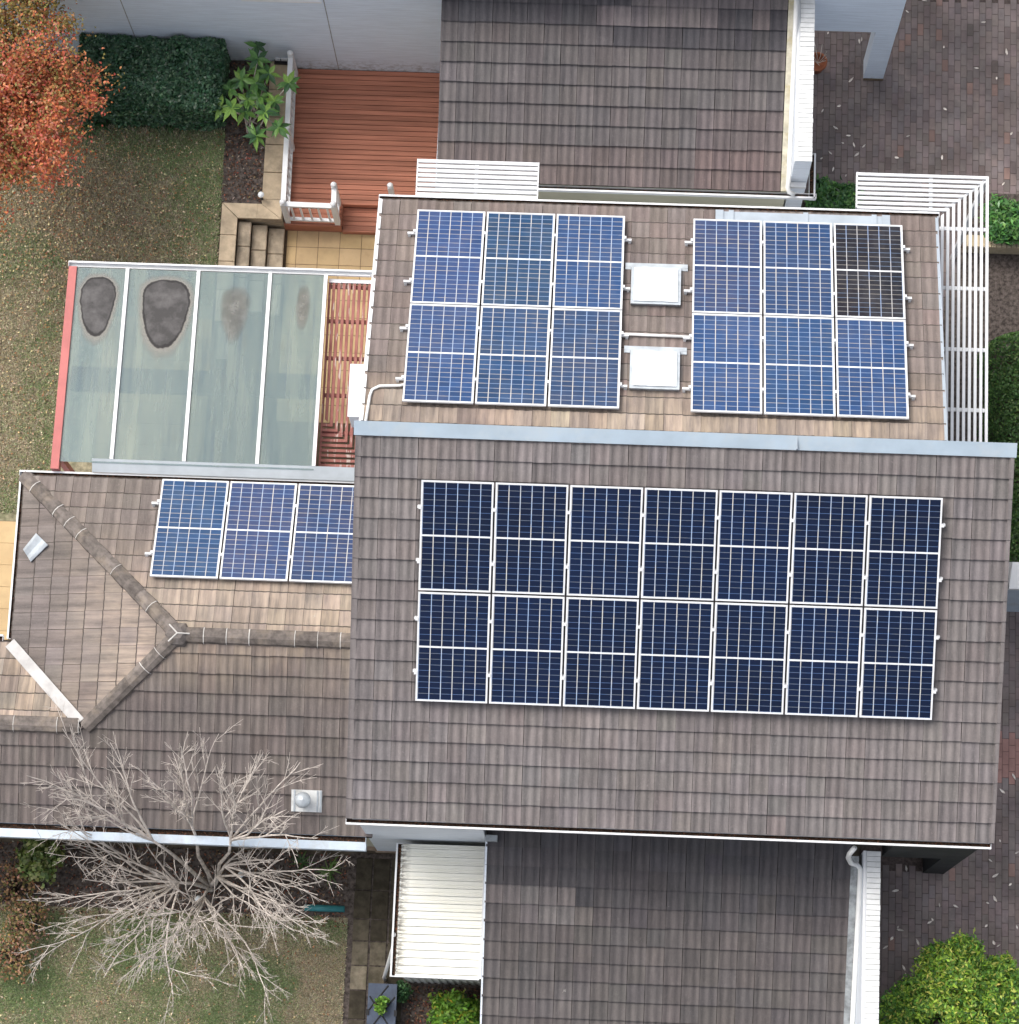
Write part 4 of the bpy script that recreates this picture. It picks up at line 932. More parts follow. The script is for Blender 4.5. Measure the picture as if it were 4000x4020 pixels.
bl = thing('balustrade', 'white balustrade with ball-topped posts around the deck', 'balustrade')
ZT = .66
P_ = [(-5.905, 19.24), (-5.885, 17.77), (-5.875, 16.37), (-4.955, 16.36), (-4.965, 16.73)]
def post(x, y, par, zb_=-.32):
    m = MB(); m.box(x-.047, x+.047, y-.047, y+.047, zb_, ZT+.03); p = part('post', m.mesh('post', 'white'), par)
    b = MB().lathe((x, y, ZT+.03), [(.035, 0), (.03, .012), (.05, .035), (.056, .062), (.047, .092), (.02, .112), (.003, .116)], 14).mesh('ball_finial', 'white', True); o = link('ball_finial', b, p)
for x, y in P_: post(x, y, bl)
def railing(a, b, par):
    a, b = Vector((*a, 0)), Vector((*b, 0)); d = (b-a).normalized(); s = Vector((-d.y, d.x, 0)); a2, b2 = a+d*.05, b-d*.05
    def bar(hw, z0, z1, nm):
        q = [a2-s*hw, b2-s*hw, b2+s*hw, a2+s*hw]
        if (q[1]-q[0]).cross(q[3]-q[0]).z < 0: q = [q[1], q[0], q[3], q[2]]
        part(nm, MB().hexa([(*v.xy, z0) for v in q], [(*v.xy, z1) for v in q]).mesh(nm, 'white'), par)
    bar(.045, ZT-.07, ZT, 'top_rail'); bar(.03, -.22, -.16, 'bottom_rail')
    n = max(1, int((b2-a2).length/.145))
    for i in range(n):
        c = a2.lerp(b2, (i+.5)/n); part('baluster', MB().box(c.x-.016, c.x+.016, c.y-.016, c.y+.016, -.16, ZT-.07).mesh('baluster', 'white'), par)
for i in range(4): railing(P_[i], P_[i+1], bl)
b2_ = thing('deck_post', 'lone white ball-topped post standing on the deck by the tiled roof gutter', 'post', None, (-3.94, 16.75, -.32)); post(-3.94, 16.75, b2_)

rw = thing('retaining_wall', 'pale sandstone retaining wall with coping around the mulch bed', 'wall')
part('wall', MB().box(-6.30, -5.96, 16.32, 19.36, -.72, -.03).box(-7.03, -6.30, 16.32, 16.55, -.72, -.03).box(-7.03, -6.80, 13.6, 16.32, -.72, -.03).mesh('wall', 'stonestep'), rw)
cz0, cz1 = -.03, .03
for (y0, y1) in ((16.66, 17.18), (17.19, 17.72), (17.73, 18.26), (18.27, 18.80), (18.81, 19.36)): bevbox('coping_stone', -6.345, -6.0, y0, y1-.004, cz0, cz1, 'stone', rw)
def cop(pts): part('coping_stone', MB().hexa([(x, y, cz0) for x, y in pts], [(x, y, cz1) for x, y in pts]).mesh('coping_stone', 'stone'), rw)
cop([(-6.765, 16.285), (-6.42, 16.285), (-6.42, 16.565), (-7.065, 16.565)]); cop([(-6.415, 16.285), (-5.975, 16.285), (-6.34, 16.565), (-6.415, 16.565)]); cop([(-5.97, 16.29), (-5.97, 16.655), (-6.345, 16.655), (-6.338, 16.568)])
cop([(-7.07, 15.96), (-6.775, 15.96), (-6.775, 16.278), (-7.07, 16.558)])
for (y0, y1) in ((15.45, 15.95), (14.9, 15.44), (14.3, 14.89)): bevbox('coping_stone', -7.07, -6.775, y0, y1, cz0, cz1, 'stone', rw)
st = thing('stone_steps', 'three worn sandstone steps down to the tan tiled court', 'steps')
for i, (xa, xb) in enumerate(((-6.772, -6.535), (-6.53, -6.255), (-6.25, -5.955))):
    zt_ = -.14-.17*i
    for (y0, y1) in ((15.80-.01*i, 16.27), (15.20, 15.79-.01*i), (14.6, 15.19)): bevbox('tread', xa, xb, y0, y1, zt_-.08, zt_, 'stonestep', st, .012)
    box('riser', xa, xb-.02, 14.62, 16.26, -.72, zt_-.082, 'stonestep', st)

# ------------------------------------------------------------------ small shed with ribbed roof
sh = thing('garden_shed', 'cream shed with ribbed metal roof and west gutter beside the path', 'shed')
SX, SW0, SY_a, SY_b = -1.655, -3.045, 2.535, 4.715
zs = lambda x: 2.34+.06*(x+1.655)
m = MB(); m.hexa([(SW0, SY_a, zs(SW0)-.01), (SX, SY_a, zs(SX)-.01), (SX, SY_b, zs(SX)-.01), (SW0, SY_b, zs(SW0)-.01)], [(SW0, SY_a, zs(SW0)), (SX, SY_a, zs(SX)), (SX, SY_b, zs(SX)), (SW0, SY_b, zs(SW0))]); ro = part('roof', m.mesh('roof', 'shed'), sh)
nrib = 17; rp_ = (SY_b-SY_a)/nrib
for i in range(nrib):
    y0 = SY_a+(i+.5)*rp_
    for dy, hh in ((0, .028), (.052, .012)):
        m = MB(); ya = y0+dy; wd = .013
        m.hexa([(SW0+.005, ya-wd, zs(SW0)), (SX-.005, ya-wd, zs(SX)), (SX-.005, ya+wd, zs(SX)), (SW0+.005, ya+wd, zs(SW0))], [(SW0+.005, ya-wd*.55, zs(SW0)+hh), (SX-.005, ya-wd*.55, zs(SX)+hh), (SX-.005, ya+wd*.55, zs(SX)+hh), (SW0+.005, ya+wd*.55, zs(SW0)+hh)]); link('rib', m.mesh('rib', 'shed'), ro)
    link('rib_shade', MB().hexa([(SW0+.01, y0-.020, zs(SW0)+.0005), (SX-.01, y0-.020, zs(SX)+.0005), (SX-.01, y0-.013, zs(SX)+.0005), (SW0+.01, y0-.013, zs(SW0)+.0005)], [(SW0+.01, y0-.020, zs(SW0)+.004), (SX-.01, y0-.020, zs(SX)+.004), (SX-.01, y0-.013, zs(SX)+.004), (SW0+.01, y0-.013, zs(SW0)+.004)]).mesh('rib_shade', 'shedshade'), ro)  # thin grey strip added beside each rib to deepen its shading
gutter('gutter', sh, (SW0+.02, SY_a), (SW0+.02, SY_b), (-1, 0), zs(SW0)+.02, .10, .09, 'white')
box('fascia', SW0-.08, SX, SY_a-.018, SY_a-.001, zs(SW0)-.03, zs(SX)+.035, 'white', sh); box('flashing', SX, SX+.03, SY_a, SY_b, zs(SX)-.02, zs(SX)+.03, 'white', sh)
m = MB()
nw = 22
for i in range(nw):
    xa = -2.97+(1.29)*i/nw; xb = -2.97+1.29*(i+1)/nw; d = .018 if i % 2 else 0
    m.box(xa, xb, 2.57-d, 2.60, -.02, 2.2)
m.box(-2.97, -2.94, 2.60, 4.70, -.02, 2.2)
part('wall', m.mesh('wall', 'shedwall'), sh)
a_ = Z(1556, 3690, 2.2); b_ = Z(1508, 3838, .25)
part('downpipe', MB().tube([(-3.10, a_[1]+.1, 2.24), (a_[0]-.03, a_[1], 2.12), (b_[0], b_[1], .28), (b_[0], b_[1]-.02, .02)], .032, 10).mesh('downpipe', 'white_pipe', True), sh)

# ------------------------------------------------------------------ other small things
bx_ = thing('storage_box', 'slate blue plastic box with crossed lid lying on the soil', 'box')
x0, x1, y0, y1 = -3.60, -3.11, 1.45, 2.49
part('body', MB().box(x0+.02, x1-.02, y0+.02, y1-.02, .0, .5).mesh('body', 'bluebox'), bx_)
part('lid', MB().box(x0, x1, y0, y1, .50, .56).mesh('lid', 'bluebox'), bx_)
for a, b in (((x0+.03, y0+.22), (x1-.03, y1-.22)), ((x1-.03, y0+.22), (x0+.03, y1-.22)), ((x0+.03, y1-.45), (x1-.15, y1-.03))): part('lid_rib', MB().tube([(*a, .562), (*b, .562)], .014, 6).mesh('lid_rib', 'black'), bx_)
for yy in (2.0, 1.75): part('latch', MB().box(x0-.02, x0+.03, yy-.05, yy+.05, .45, .585).mesh('latch', 'black'), bx_); part('latch', MB().box(x1-.03, x1+.02, yy-.05, yy+.05, .45, .585).mesh('latch', 'black'), bx_)
a_, b_ = Z(1195, 3562, .1), Z(1352, 3568, .1)
tag(MB().tube([(a_[0], a_[1], .06), (b_[0], b_[1], .06)], .058, 14).build('edging_roll', 'teal', None, True), 'teal plastic roll lying at the lawn edge by the path', 'roll')
def globe(px, py, r, lab):
    x, y, _ = Z(px, py, .25); e = thing('garden_light', lab, 'light', 'round white garden lights', (x, y, 0))
    part('stem', MB().tube([(x, y, -.02), (x, y, .22)], .02, 8).mesh('stem', 'black'), e); part('globe', MB().lathe((x, y, .21), [(.02, 0), (r*.8, r*.4), (r, r), (r*.8, r*1.6), (.01, 2*r)], 16).mesh('globe', 'skylight', True), e)
globe(780, 3530, .065, 'round white garden light under the bare tree by the lawn edge'); globe(945, 3434, .055, 'round white garden light among dry stems under the bare tree'); globe(1025, 766, .06, 'round white garden light in the mulch bed')
x, y, _ = Z(3208, 245, .25); pt = thing('plant_pot', 'terracotta pot with wiry stems beside the white parapet', 'pot', None, (x, y, 0))
part('pot', MB().lathe((x, y, 0), [(.13, 0), (.17, .25), (.185, .25), (.185, .3), (.155, .3), (.15, .22)], 18).mesh('pot', 'terra', True), pt)
m = MB()
for k in range(14): a = k*.9; m.tube([(x, y, .2), (x+.07*math.cos(a), y+.07*math.sin(a), .4), (x+.15*math.cos(a+.3), y+.2*math.sin(a+.3), .5+.02*k)], .006, 4)
part('stems', m.mesh('stems', 'wood'), pt)
x, y, _ = Z(1106, 226, .15); bb = thing('meter_tray', 'black tray holding white square containers by the balustrade end', 'tray', None, (x, y, 0))
part('tray', MB().box(x-.14, x+.12, y-.10, y+.10, .031, .10).mesh('tray', 'black'), bb); part('container', MB().box(x-.12, x-.03, y-.05, y+.07, .10, .17).mesh('container', 'white'), bb); part('container', MB().box(x-.01, x+.10, y-.05, y+.07, .10, .17).mesh('container', 'white'), bb)
pc = thing('gate_pillar', 'white pillar with flat sloped cap beside the green hedge', 'pillar')
part('shaft', MB().box(7.05, 7.9, 9.45, 9.82, -.02, 2.3).mesh('shaft', 'fascia'), pc)
part('cap', MB().hexa([(6.99, 9.38, 2.3), (7.96, 9.38, 2.3), (7.96, 9.86, 2.3), (6.99, 9.86, 2.3)], [(7.0, 9.39, 2.36), (7.95, 9.39, 2.36), (7.85, 9.84, 2.42), (7.05, 9.84, 2.42)]).mesh('cap', 'white'), pc)
pw2 = thing('planter', 'cream brick planter edge holding glossy green shrubs', 'planter')
part('wall', MB().box(6.5, 8.3, 16.07, 16.23, -.02, .42).mesh('wall', 'creambrick'), pw2)
part('soil', MB().box(6.5, 8.3, 16.231, 17.1, -.02, .36).mesh('soil', 'soil'), pw2)
for i in range(20):
    o = bevbox('brick', 6.5+.09*i+.004, 6.5+.09*(i+1)-.004, 16.03, 16.25, .42, .50, 'creambrick', pw2, .005); k = random.uniform(.8, 1.15); o.color = (k, k, k, 1)

# ------------------------------------------------------------------ planting
def scatter_leaves(name, P, N, L, W, mat, colors, parent, weights=None, jit=.2, shade=None):
    c = pal(len(P), colors, weights, jit)
    return link(name, leaves_mesh(name, P, N, L, W, mat, c), parent)
def clumps(center, radii, ncl, per, rcl, zmin=None, surf=.55, seed=0, flat=1.0):
    """clumped points inside an ellipsoid, biased to its shell"""
    r0 = np.random.default_rng(seed); d = r0.normal(size=(ncl, 3)); d /= np.linalg.norm(d, axis=1, keepdims=True)
    d[:, 2] = np.where(d[:, 2] < -.2, -d[:, 2]*.6, d[:, 2])
    rad = surf+(1-surf)*r0.random(ncl)**.6
    bump = 1+.42*np.array([noise.noise(Vector(q)*1.6+Vector((seed*3.1, 0, 0))) for q in d])
    C = np.array(center)+d*rad[:, None]*bump[:, None]*np.array(radii)
    sz = rcl*(.6+.8*r0.random(ncl))
    P = np.repeat(C, per, 0)+r0.normal(size=(ncl*per, 3))*np.repeat(sz, per)[:, None]*np.array([.6, .6, .45*flat])
    N = np.repeat(d, per, 0)*.5+r0.normal(size=(ncl*per, 3))*.55+np.array([0, 0, .75])
    return C, P, N
def bush(name, label, cat, base, center, radii, ncl, per, rcl, L, W, colors, weights=None, mat='leaf', seed=1, group=None, stem='bark', jit=.2, sr=.02):
    e = thing(name, label, cat, group, base); C, P, N = clumps(center, radii, ncl, per, rcl, seed=seed)
    keep = P[:, 2] > base[2]+.03; P, N = P[keep], N[keep]
    o = scatter_leaves('foliage', P, N, L*(.7+.6*rng.random(len(P))), W*(.7+.6*rng.random(len(P))), mat, colors, e, weights, jit); o.location = -Vector(base)
    m = MB(); b = Vector(base)
    for c in C[::max(1, len(C)//24)]:
        c = Vector(c); mid = b.lerp(c, .5)+Vector((random.gauss(0, .05), random.gauss(0, .05), .05)); m.tube([tuple(b+Vector((random.gauss(0, .04), random.gauss(0, .04), -.03))), tuple(mid), tuple(c)], [sr, sr*.6, sr*.25], 5)
    part('stems', m.mesh('stems', stem), e); return e
# clipped hedge under the white wall
he = thing('hedge', 'dark green clipped hedge against the white brick wall', 'hedge', None, (-8.4, 18.6, 0))
n = 26000; hx0, hx1, hy0, hy1, hz1 = -9.72, -7.08, 17.98, 19.34, 1.22
u = rng.random((n, 3)); P = np.empty((n, 3)); N = np.zeros((n, 3)); side = rng.random(n)
P[:, 0] = hx0+(hx1-hx0)*u[:, 0]; P[:, 1] = hy0+(hy1-hy0)*u[:, 1]; P[:, 2] = .15+(hz1-.15)*u[:, 2]
dep = np.abs(rng.normal(0, .09, n))
tpm = side < .55; P[tpm, 2] = hz1-dep[tpm]; N[tpm, 2] = 1
sm = (side >= .55) & (side < .82); P[sm, 1] = hy0+dep[sm]; N[sm, 1] = -1; N[sm, 2] = .5
em = (side >= .82) & (side < .93); P[em, 0] = hx1-dep[em]; N[em, 0] = 1; N[em, 2] = .5
wm = side >= .93; P[wm, 0] = hx0+dep[wm]; N[wm, 0] = -1; N[wm, 2] = .5
nz = np.array([noise.noise(Vector((q[0]*2.6, q[1]*2.6, q[2]*2.6))) for q in P])
P[:, 2] += .22*nz*(P[:, 2] > .6); P[:, 1] -= .2*nz*(N[:, 1] < 0)
fx_ = np.clip((np.abs(P[:, 0]-(hx0+hx1)/2)-(hx1-hx0)/2+.25)/.25, 0, 1); fy_ = np.clip((np.abs(P[:, 1]-(hy0+hy1)/2)-(hy1-hy0)/2+.25)/.25, 0, 1)
P[:, 2] -= .12*np.maximum(fx_, fy_)**2*(P[:, 2] > .9)
keep = (nz > -.42) | (rng.random(n) < .25); P, N = P[keep], N[keep]
o = scatter_leaves('foliage', P, N+rng.normal(0, .5, P.shape), .09*(.7+.6*rng.random(len(P))), .044, 'leaf_gloss', [(0.039, 0.104, 0.052), (0.062, 0.143, 0.073), (0.104, 0.208, 0.111), (0.182, 0.286, 0.182)], he, [.35, .35, .2, .1]); o.location = (8.4, -18.6, 0)
m = MB(); m.box(hx0+.3, hx1-.3, hy0+.3, hy1-.25, 0.0, .8)
for k in range(30): x, y = random.uniform(hx0+.2, hx1-.2), random.uniform(hy0+.2, hy1-.2); m.tube([(x, y, -.03), (x+random.gauss(0, .06), y+random.gauss(0, .06), 1.0)], .012, 5)
part('stems', m.mesh('stems', 'bark'), he)
# strappy plants along the hedge foot
def strappy(px, py, n, L, label, name='strappy_plant', cols=((.035, .085, .03), (.06, .13, .045), (.10, .17, .07)), group='strappy plants at the hedge foot', z0=0.0, up=.8):
    x, y, _ = Z(px, py, z0+.15); e = thing(name, label, 'plant', group, (x, y, z0)); V = []; cl = []
    for k in range(n):
        a = random.uniform(0, 2*math.pi); ln = L*random.uniform(.6, 1.1); d = Vector((math.cos(a), math.sin(a), 0)); s = Vector((-d.y, d.x, 0))*.011; c = random.choice(cols); f = random.uniform(.7, 1.3); p0 = Vector((random.gauss(0, .03), random.gauss(0, .03), -.02))
        pr = None; el = random.uniform(.35, 1.2)*up
        for i in range(5):
            t = i/4; q = p0+d*(ln*t*.85)+Vector((0, 0, ln*(el*t-.62*t*t*1.1)+.02)); wv = s*(1-.75*t*t)*1.2
            if pr is not None: V += [pr[0], pr[1], tuple(q+wv), tuple(q-wv)]; cl.append([v*f for v in c])
            pr = (tuple(q-wv), tuple(q+wv))
    link('blades', arr_mesh('blades', np.array(V), 4, 'leaf_gloss', np.array(cl)), e)
for k, (px, py) in enumerate(((345, 480), (395, 470), (455, 465), (555, 455), (605, 468), (655, 470), (710, 462), (765, 450), (430, 440))):
    strappy(px, py, 26, .42 if k else .55, 'strappy dark green plant arching out from under the clipped hedge')
strappy(1290, 3415, 40, .34, 'grassy bright green clump at the bed end by the slab path', 'grass_clump', ((.07, .15, .03), (.11, .21, .04), (.16, .24, .07)), None)
strappy(1180, 3385, 26, .28, 'grassy green tuft under the bare tree by the house footing', 'grass_clump', ((.05, .11, .03), (.09, .15, .04)), None)
# broad-leaved shrub in the mulch bed: every whorl leaf is its own piece
t_ = NT('broad_leaf'); oi_ = t_.n('ShaderNodeObjectInfo'); f_ = t_.noise(t_.pos(), 30, 3)
c_ = t_.mix(1.0, oi_.outputs['Color'], t_.mix(f_, (.85, .85, .85), (1.12, 1.1, 1.05)), 'MULTIPLY'); b_ = t_.bsdf(c_, .35, .45); tr_ = t_.n('ShaderNodeBsdfTranslucent'); t_.l(c_, tr_.inputs[0]); mx = t_.n('ShaderNodeMixShader'); mx.inputs[0].default_value = .25; t_.l(b_.outputs[0], mx.inputs[1]); t_.l(tr_.outputs[0], mx.inputs[2]); M['broad'] = t_.fin(mx)
def broad_leaf(L, W, droop):
    m = MB(); K = 6
    wv = [.10, .55, .92, 1.0, .72, .30, 0.02]
    pt = lambda t: (L*t, -droop*L*t*t)
    for i in range(K):
        t0, t1 = i/K, (i+1)/K; (x0, z0), (x1, z1) = pt(t0), pt(t1); a, b = wv[i]*W/2, wv[i+1]*W/2
        m.quad((x0, 0, z0), (x1, 0, z1), (x1, b, z1+b*.35), (x0, a, z0+a*.35)); m.quad((x0, -a, z0+a*.35), (x1, -b, z1+b*.35), (x1, 0, z1), (x0, 0, z0))
    return m.mesh('leaf', 'broad', True)
BL_ = [broad_leaf(.25, .10, .25), broad_leaf(.215, .09, .10), broad_leaf(.27, .105, .4)]
mg = thing('broad_leaved_shrub', 'bright green broad-leaved shrub leaning over the white balustrade', 'shrub', None, (-6.58, 18.25, 0))
stm = MB(); whorls = [(1009, 182), (1012, 233), (947, 313), (1012, 284), (1056, 291), (1133, 328), (1005, 325), (903, 350), (969, 393), (910, 425), (867, 420), (1042, 440), (1078, 400), (1093, 503), (1005, 535), (1020, 380), (960, 440)]
for k, (px, py) in enumerate(whorls):
    zc_ = random.uniform(.85, 1.25); x, y, _ = Z(px, py, zc_); c = Vector((x, y, zc_)); b = Vector((-6.62+random.gauss(0, .08), 18.25+random.gauss(0, .15), -.03))
    stm.tube([tuple(b), tuple(b.lerp(c, .6)+Vector((0, 0, .12))), tuple(c)], [.014, .011, .008], 6)
    nl = random.choice((7, 8, 9)); a0 = random.uniform(0, 6)
    for i in range(nl):
        a = a0+2*math.pi*i/nl+random.gauss(0, .15); o = link('leaf', random.choice(BL_), mg)
        o.location = c-Vector((-6.58, 18.25, 0))+Vector((0, 0, random.uniform(-.02, .03))); o.rotation_euler = (random.gauss(0, .25), random.uniform(-.55, .35), a)
        g_ = random.choice(((.075, .175, .055), (.10, .23, .06), (.16, .32, .075), (.055, .13, .055), (.24, .42, .09))); f = random.uniform(.85, 1.15); o.color = (g_[0]*f, g_[1]*f, g_[2]*f, 1)
part('stems', stm.mesh('stems', 'wood'), mg)
# autumn tree in the corner of the lawn
tr = thing('autumn_tree', 'tree with orange and red autumn leaves at the lawn corner', 'tree', None, (-10.75, 17.2, 0))
C, P, N = clumps((-10.45, 17.3, 3.1), (1.55, 2.1, 1.25), 300, 110, .25, surf=.2, seed=5)
keep = np.ones(len(P), bool)
nzv = np.array([noise.noise(Vector((q[0]*1.1, q[1]*1.1, 4))) for q in P]); topn = np.clip((P[:, 1]-17.3)/1.6, 0, 1)
cols = pal(len(P), [(.56, .17, .07), (.62, .22, .085), (.50, .11, .075), (.38, .26, .085), (.66, .27, .17)], [.3, .25, .2, .1, .15], .2)
ol = pal(len(P), [(.28, .24, .07), (.37, .27, .085), (.44, .23, .085)], None, .2); ch = (rng.random(len(P)) < np.clip(.15+.75*topn+.5*nzv, 0, .9)); cols[ch] = ol[ch]
o = link('crown', leaves_mesh('crown', P, N, .068*(.5+.9*rng.random(len(P))), .040, 'leaf', cols), tr); o.location = (10.75, -17.2, 0)
m = MB(); b = Vector((-10.75, 17.2, -.05)); f = Vector((-10.6, 17.3, 1.5)); m.tube([tuple(b), tuple(b.lerp(f, .5)+Vector((.03, 0, 0))), tuple(f)], [.09, .075, .065], 9); part('trunk', m.mesh('trunk', 'bark', True), tr)
m = MB()
for c in C[::4]:
    c = Vector(c); m.tube([tuple(f), tuple(f.lerp(c, .5)+Vector((0, 0, .1))), tuple(c)], [.035, .02, .006], 5)
part('limbs', m.mesh('limbs', 'bark'), tr)

# leafless tree over the south bed
bt = thing('bare_tree', 'leafless pale-branched tree spreading over the south gutter', 'tree', None, (-6.45, 4.05, 0))
lim = MB(); twg = MB(); trk = MB(); rt = random.Random(11)
base = Vector((-6.45, 4.05, -.05))
def grow(mb, p, d, L, r, level, bend):
    """one branch as a gently crooked polyline; side shoots fork off it"""
    n = max(3, int(L/.16)); pts = [p]; rr = [r]; q = p.copy(); dd = d.normalized()
    for i in range(n):
        dd = (dd+Vector((rt.gauss(0, bend), rt.gauss(0, bend), rt.gauss(0, bend)*.7+(.015 if level < 2 else .01)))).normalized()
        q = q+dd*(L/n); pts.append(q.copy()); rr.append(r*(1-.82*(i+1)/n)+.0016)
    (lim if level < 2 else twg).tube([tuple(v) for v in pts], rr, (7, 6, 4, 3)[level], cap=False)
    if level == 3: return
    nch = {0: int(4+L*1.3), 1: int(3+L*3.2), 2: int(1+L*4.5)}[level]
    for k in range(nch):
        t = .22+.78*(k+rt.random()*.8)/nch if level else .30+.70*(k+rt.random()*.7)/nch
        i = min(len(pts)-2, int(t*(len(pts)-1))); base_d = (pts[i+1]-pts[i]).normalized()
        s = base_d.cross(Vector((rt.gauss(0, 1), rt.gauss(0, 1), rt.gauss(0, 1)))).normalized()
        ang = rt.uniform(.35, .85); nd = base_d*math.cos(ang)+s*math.sin(ang); nd.z = nd.z*.75+.10
        grow(mb, pts[i], nd, L*rt.uniform(.24, .52)*(1.12-.5*t), rr[i]*rt.uniform(.5, .72), level+1, bend*1.15)
tips = [(50, 3500), (150, 3060), (250, 2880), (560, 2990), (830, 2890), (980, 2960), (1150, 2985), (1260, 3180), (1340, 3440), (1330, 3600), (1150, 3890), (900, 3800), (760, 3930), (590, 4010), (415, 3900), (330, 3720), (120, 3690), (700, 3000), (1050, 3760), (230, 3330), (660, 3700), (480, 3300), (1010, 3300)]
rt2 = random.Random(5)
for k in range(30):
    a = 2*math.pi*(k+rt2.random())/30; f_r = rt2.uniform(.55, .95); tips.append((770+620*f_r*math.cos(a)-40, 3400+520*f_r*math.sin(a)))
forks = [(Vector(Z(752, 3240, 3.25)), 1), (Vector(Z(905, 3300, 3.0)), 1), (Vector(Z(600, 3300, 3.0)), 1), (Vector(Z(700, 3465, 1.5)), 0), (Vector(Z(850, 3440, 1.3)), 0), (Vector(Z(880, 3400, 1.7)), 0), (Vector(Z(800, 3520, 1.1)), 0)]
for fk, _ in forks:
    q = [base.lerp(fk, t)+Vector((0, 0, .25*math.sin(t*math.pi)))+Vector((rt.gauss(0, .03), rt.gauss(0, .03), 0))*(0 < t < 1) for t in (0, .25, .5, .75, 1)]
    trk.tube([tuple(v) for v in q], [.05, .036, .03, .026, .022], 8)
for k, (px, py) in enumerate(tips):
    north = py < 3250
    zt_ = rt.uniform(4.0, 4.7) if north else rt.uniform(2.1, 3.3)
    tip = Vector(Z(px, py, zt_)); fk = min([f for f, nn in forks if nn == north], key=lambda f: (f.xy-tip.xy).length+rt.random()*.25)
    d = tip-fk; L = d.length*1.10; d0 = (d+Vector((0, 0, d.length*.10))).normalized()
    grow(lim, fk, d0, L, rt.uniform(.014, .023), 0, .072)
part('trunk', trk.mesh('trunk', 'wood', True), bt); part('limbs', lim.mesh('limbs', 'wood', True), bt); tw = part('twigs', twg.mesh('twigs', 'wood', True), bt)

# shrubs
def at(px, py, z): return np.array(Z(px, py, z))
g_lime = [(.14, .30, .03), (.20, .38, .045), (.09, .21, .025), (.32, .42, .06), (.05, .13, .02)]
c = at(3800, 3960, .5); ls = thing('shrub', 'large bright lime-green shrub on the brick paving by the white parapet', 'shrub', None, (c[0], c[1], 0))
lobes = [(3740, 3820, 1.5, .46), (3560, 3950, 1.0, .42), (3700, 3990, 1.5, .55), (3890, 3880, 1.2, .48), (3970, 3960, 1.0, .5), (3650, 3880, 1.2, .42), (3830, 4030, 1.3, .6), (3500, 4030, .7, .4), (3790, 3745, 1.2, .28), (3680, 3770, 1.1, .25), (3930, 3815, .9, .26)]
Pa, Na, m = [], [], MB()
for k, (px, py, zz, rr) in enumerate(lobes):
    q = at(px, py, zz); C_, P_l, N_l = clumps((q[0], q[1], zz-rr*.5), (rr, rr, rr*.9), int(34+rr*70), 44, .085, surf=.5, seed=60+k); Pa.append(P_l); Na.append(N_l)
    for c_i in C_[::6]: m.tube([(c[0]+random.gauss(0, .1), c[1]+random.gauss(0, .1), -.02), (q[0], q[1], zz*.45), tuple(c_i)], [.025, .014, .005], 5)
P = np.concatenate(Pa); N = np.concatenate(Na); k_ = P[:, 2] > .05; P, N = P[k_], N[k_]; n = len(P)
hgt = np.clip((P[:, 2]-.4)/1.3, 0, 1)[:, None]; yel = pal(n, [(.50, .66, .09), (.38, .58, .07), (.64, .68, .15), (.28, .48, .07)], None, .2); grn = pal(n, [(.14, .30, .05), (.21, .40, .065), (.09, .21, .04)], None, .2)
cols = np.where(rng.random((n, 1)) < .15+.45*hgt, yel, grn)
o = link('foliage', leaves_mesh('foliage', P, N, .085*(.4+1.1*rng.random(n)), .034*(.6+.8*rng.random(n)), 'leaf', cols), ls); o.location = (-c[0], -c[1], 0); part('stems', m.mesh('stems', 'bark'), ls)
c = at(1785, 3985, .7); bush('shrub', 'yellow-green leafy shrub between the cream shed and blue box', 'shrub', (c[0], c[1], 0), (c[0], c[1]-.1, .5), (.46, .48, .5), 90, 60, .10, .10, .045, g_lime+[(.5, .46, .05)], [.3, .3, .15, .12, .08, .05], seed=4)
c = at(1572, 3895, .2); bush('shrub', 'small dark green seedling beside the blue box lid', 'shrub', (c[0], c[1], 0), (c[0], c[1], .18), (.13, .16, .2), 20, 30, .05, .07, .035, [(.04, .11, .04), (.07, .17, .06)], None, seed=6)
c = at(1500, 3945, .6); e = bush('pot_plant', 'small green plant growing through the blue box lid', 'plant', (c[0], c[1], .562), (c[0], c[1], .68), (.09, .14, .13), 16, 26, .04, .07, .035, g_lime[:3], None, seed=8)
hb = thing('hedge', 'tall mid-green leafy hedge beside the long white pergola', 'hedge', None, (7.6, 12.4, 0))
P, N = [], []
n = 26000; y_ = 10.0+rng.random(n)*4.35; ph = rng.random(n)*math.pi; nzv = np.array([noise.noise(Vector((math.cos(p)*1.6, q*1.5, math.sin(p)*1.6))) for p, q in zip(ph, y_)])
rr_ = (1+.22*nzv)*(1-np.abs(rng.normal(0, .12, n)))*np.clip((14.45-y_)/.35, .2, 1)**.4
P = np.stack([7.58+.78*np.cos(ph)*rr_, y_, .1+1.45*np.sin(ph)*rr_], 1); N = np.stack([np.cos(ph), rng.normal(0, .4, n), np.sin(ph)+.3], 1)+rng.normal(0, .45, (n, 3))
o = scatter_leaves('foliage', P, N, .06*(.7+.6*rng.random(n)), .034, 'leaf', [(.045, .11, .028), (.075, .165, .04), (.11, .21, .05), (.17, .27, .085)], hb, [.3, .35, .25, .1]); o.location = (-7.6, -12.4, 0)
m = MB(); m.box(7.25, 7.95, 10.2, 14.1, 0.0, .8); part('stems', m.mesh('stems', 'bark'), hb)
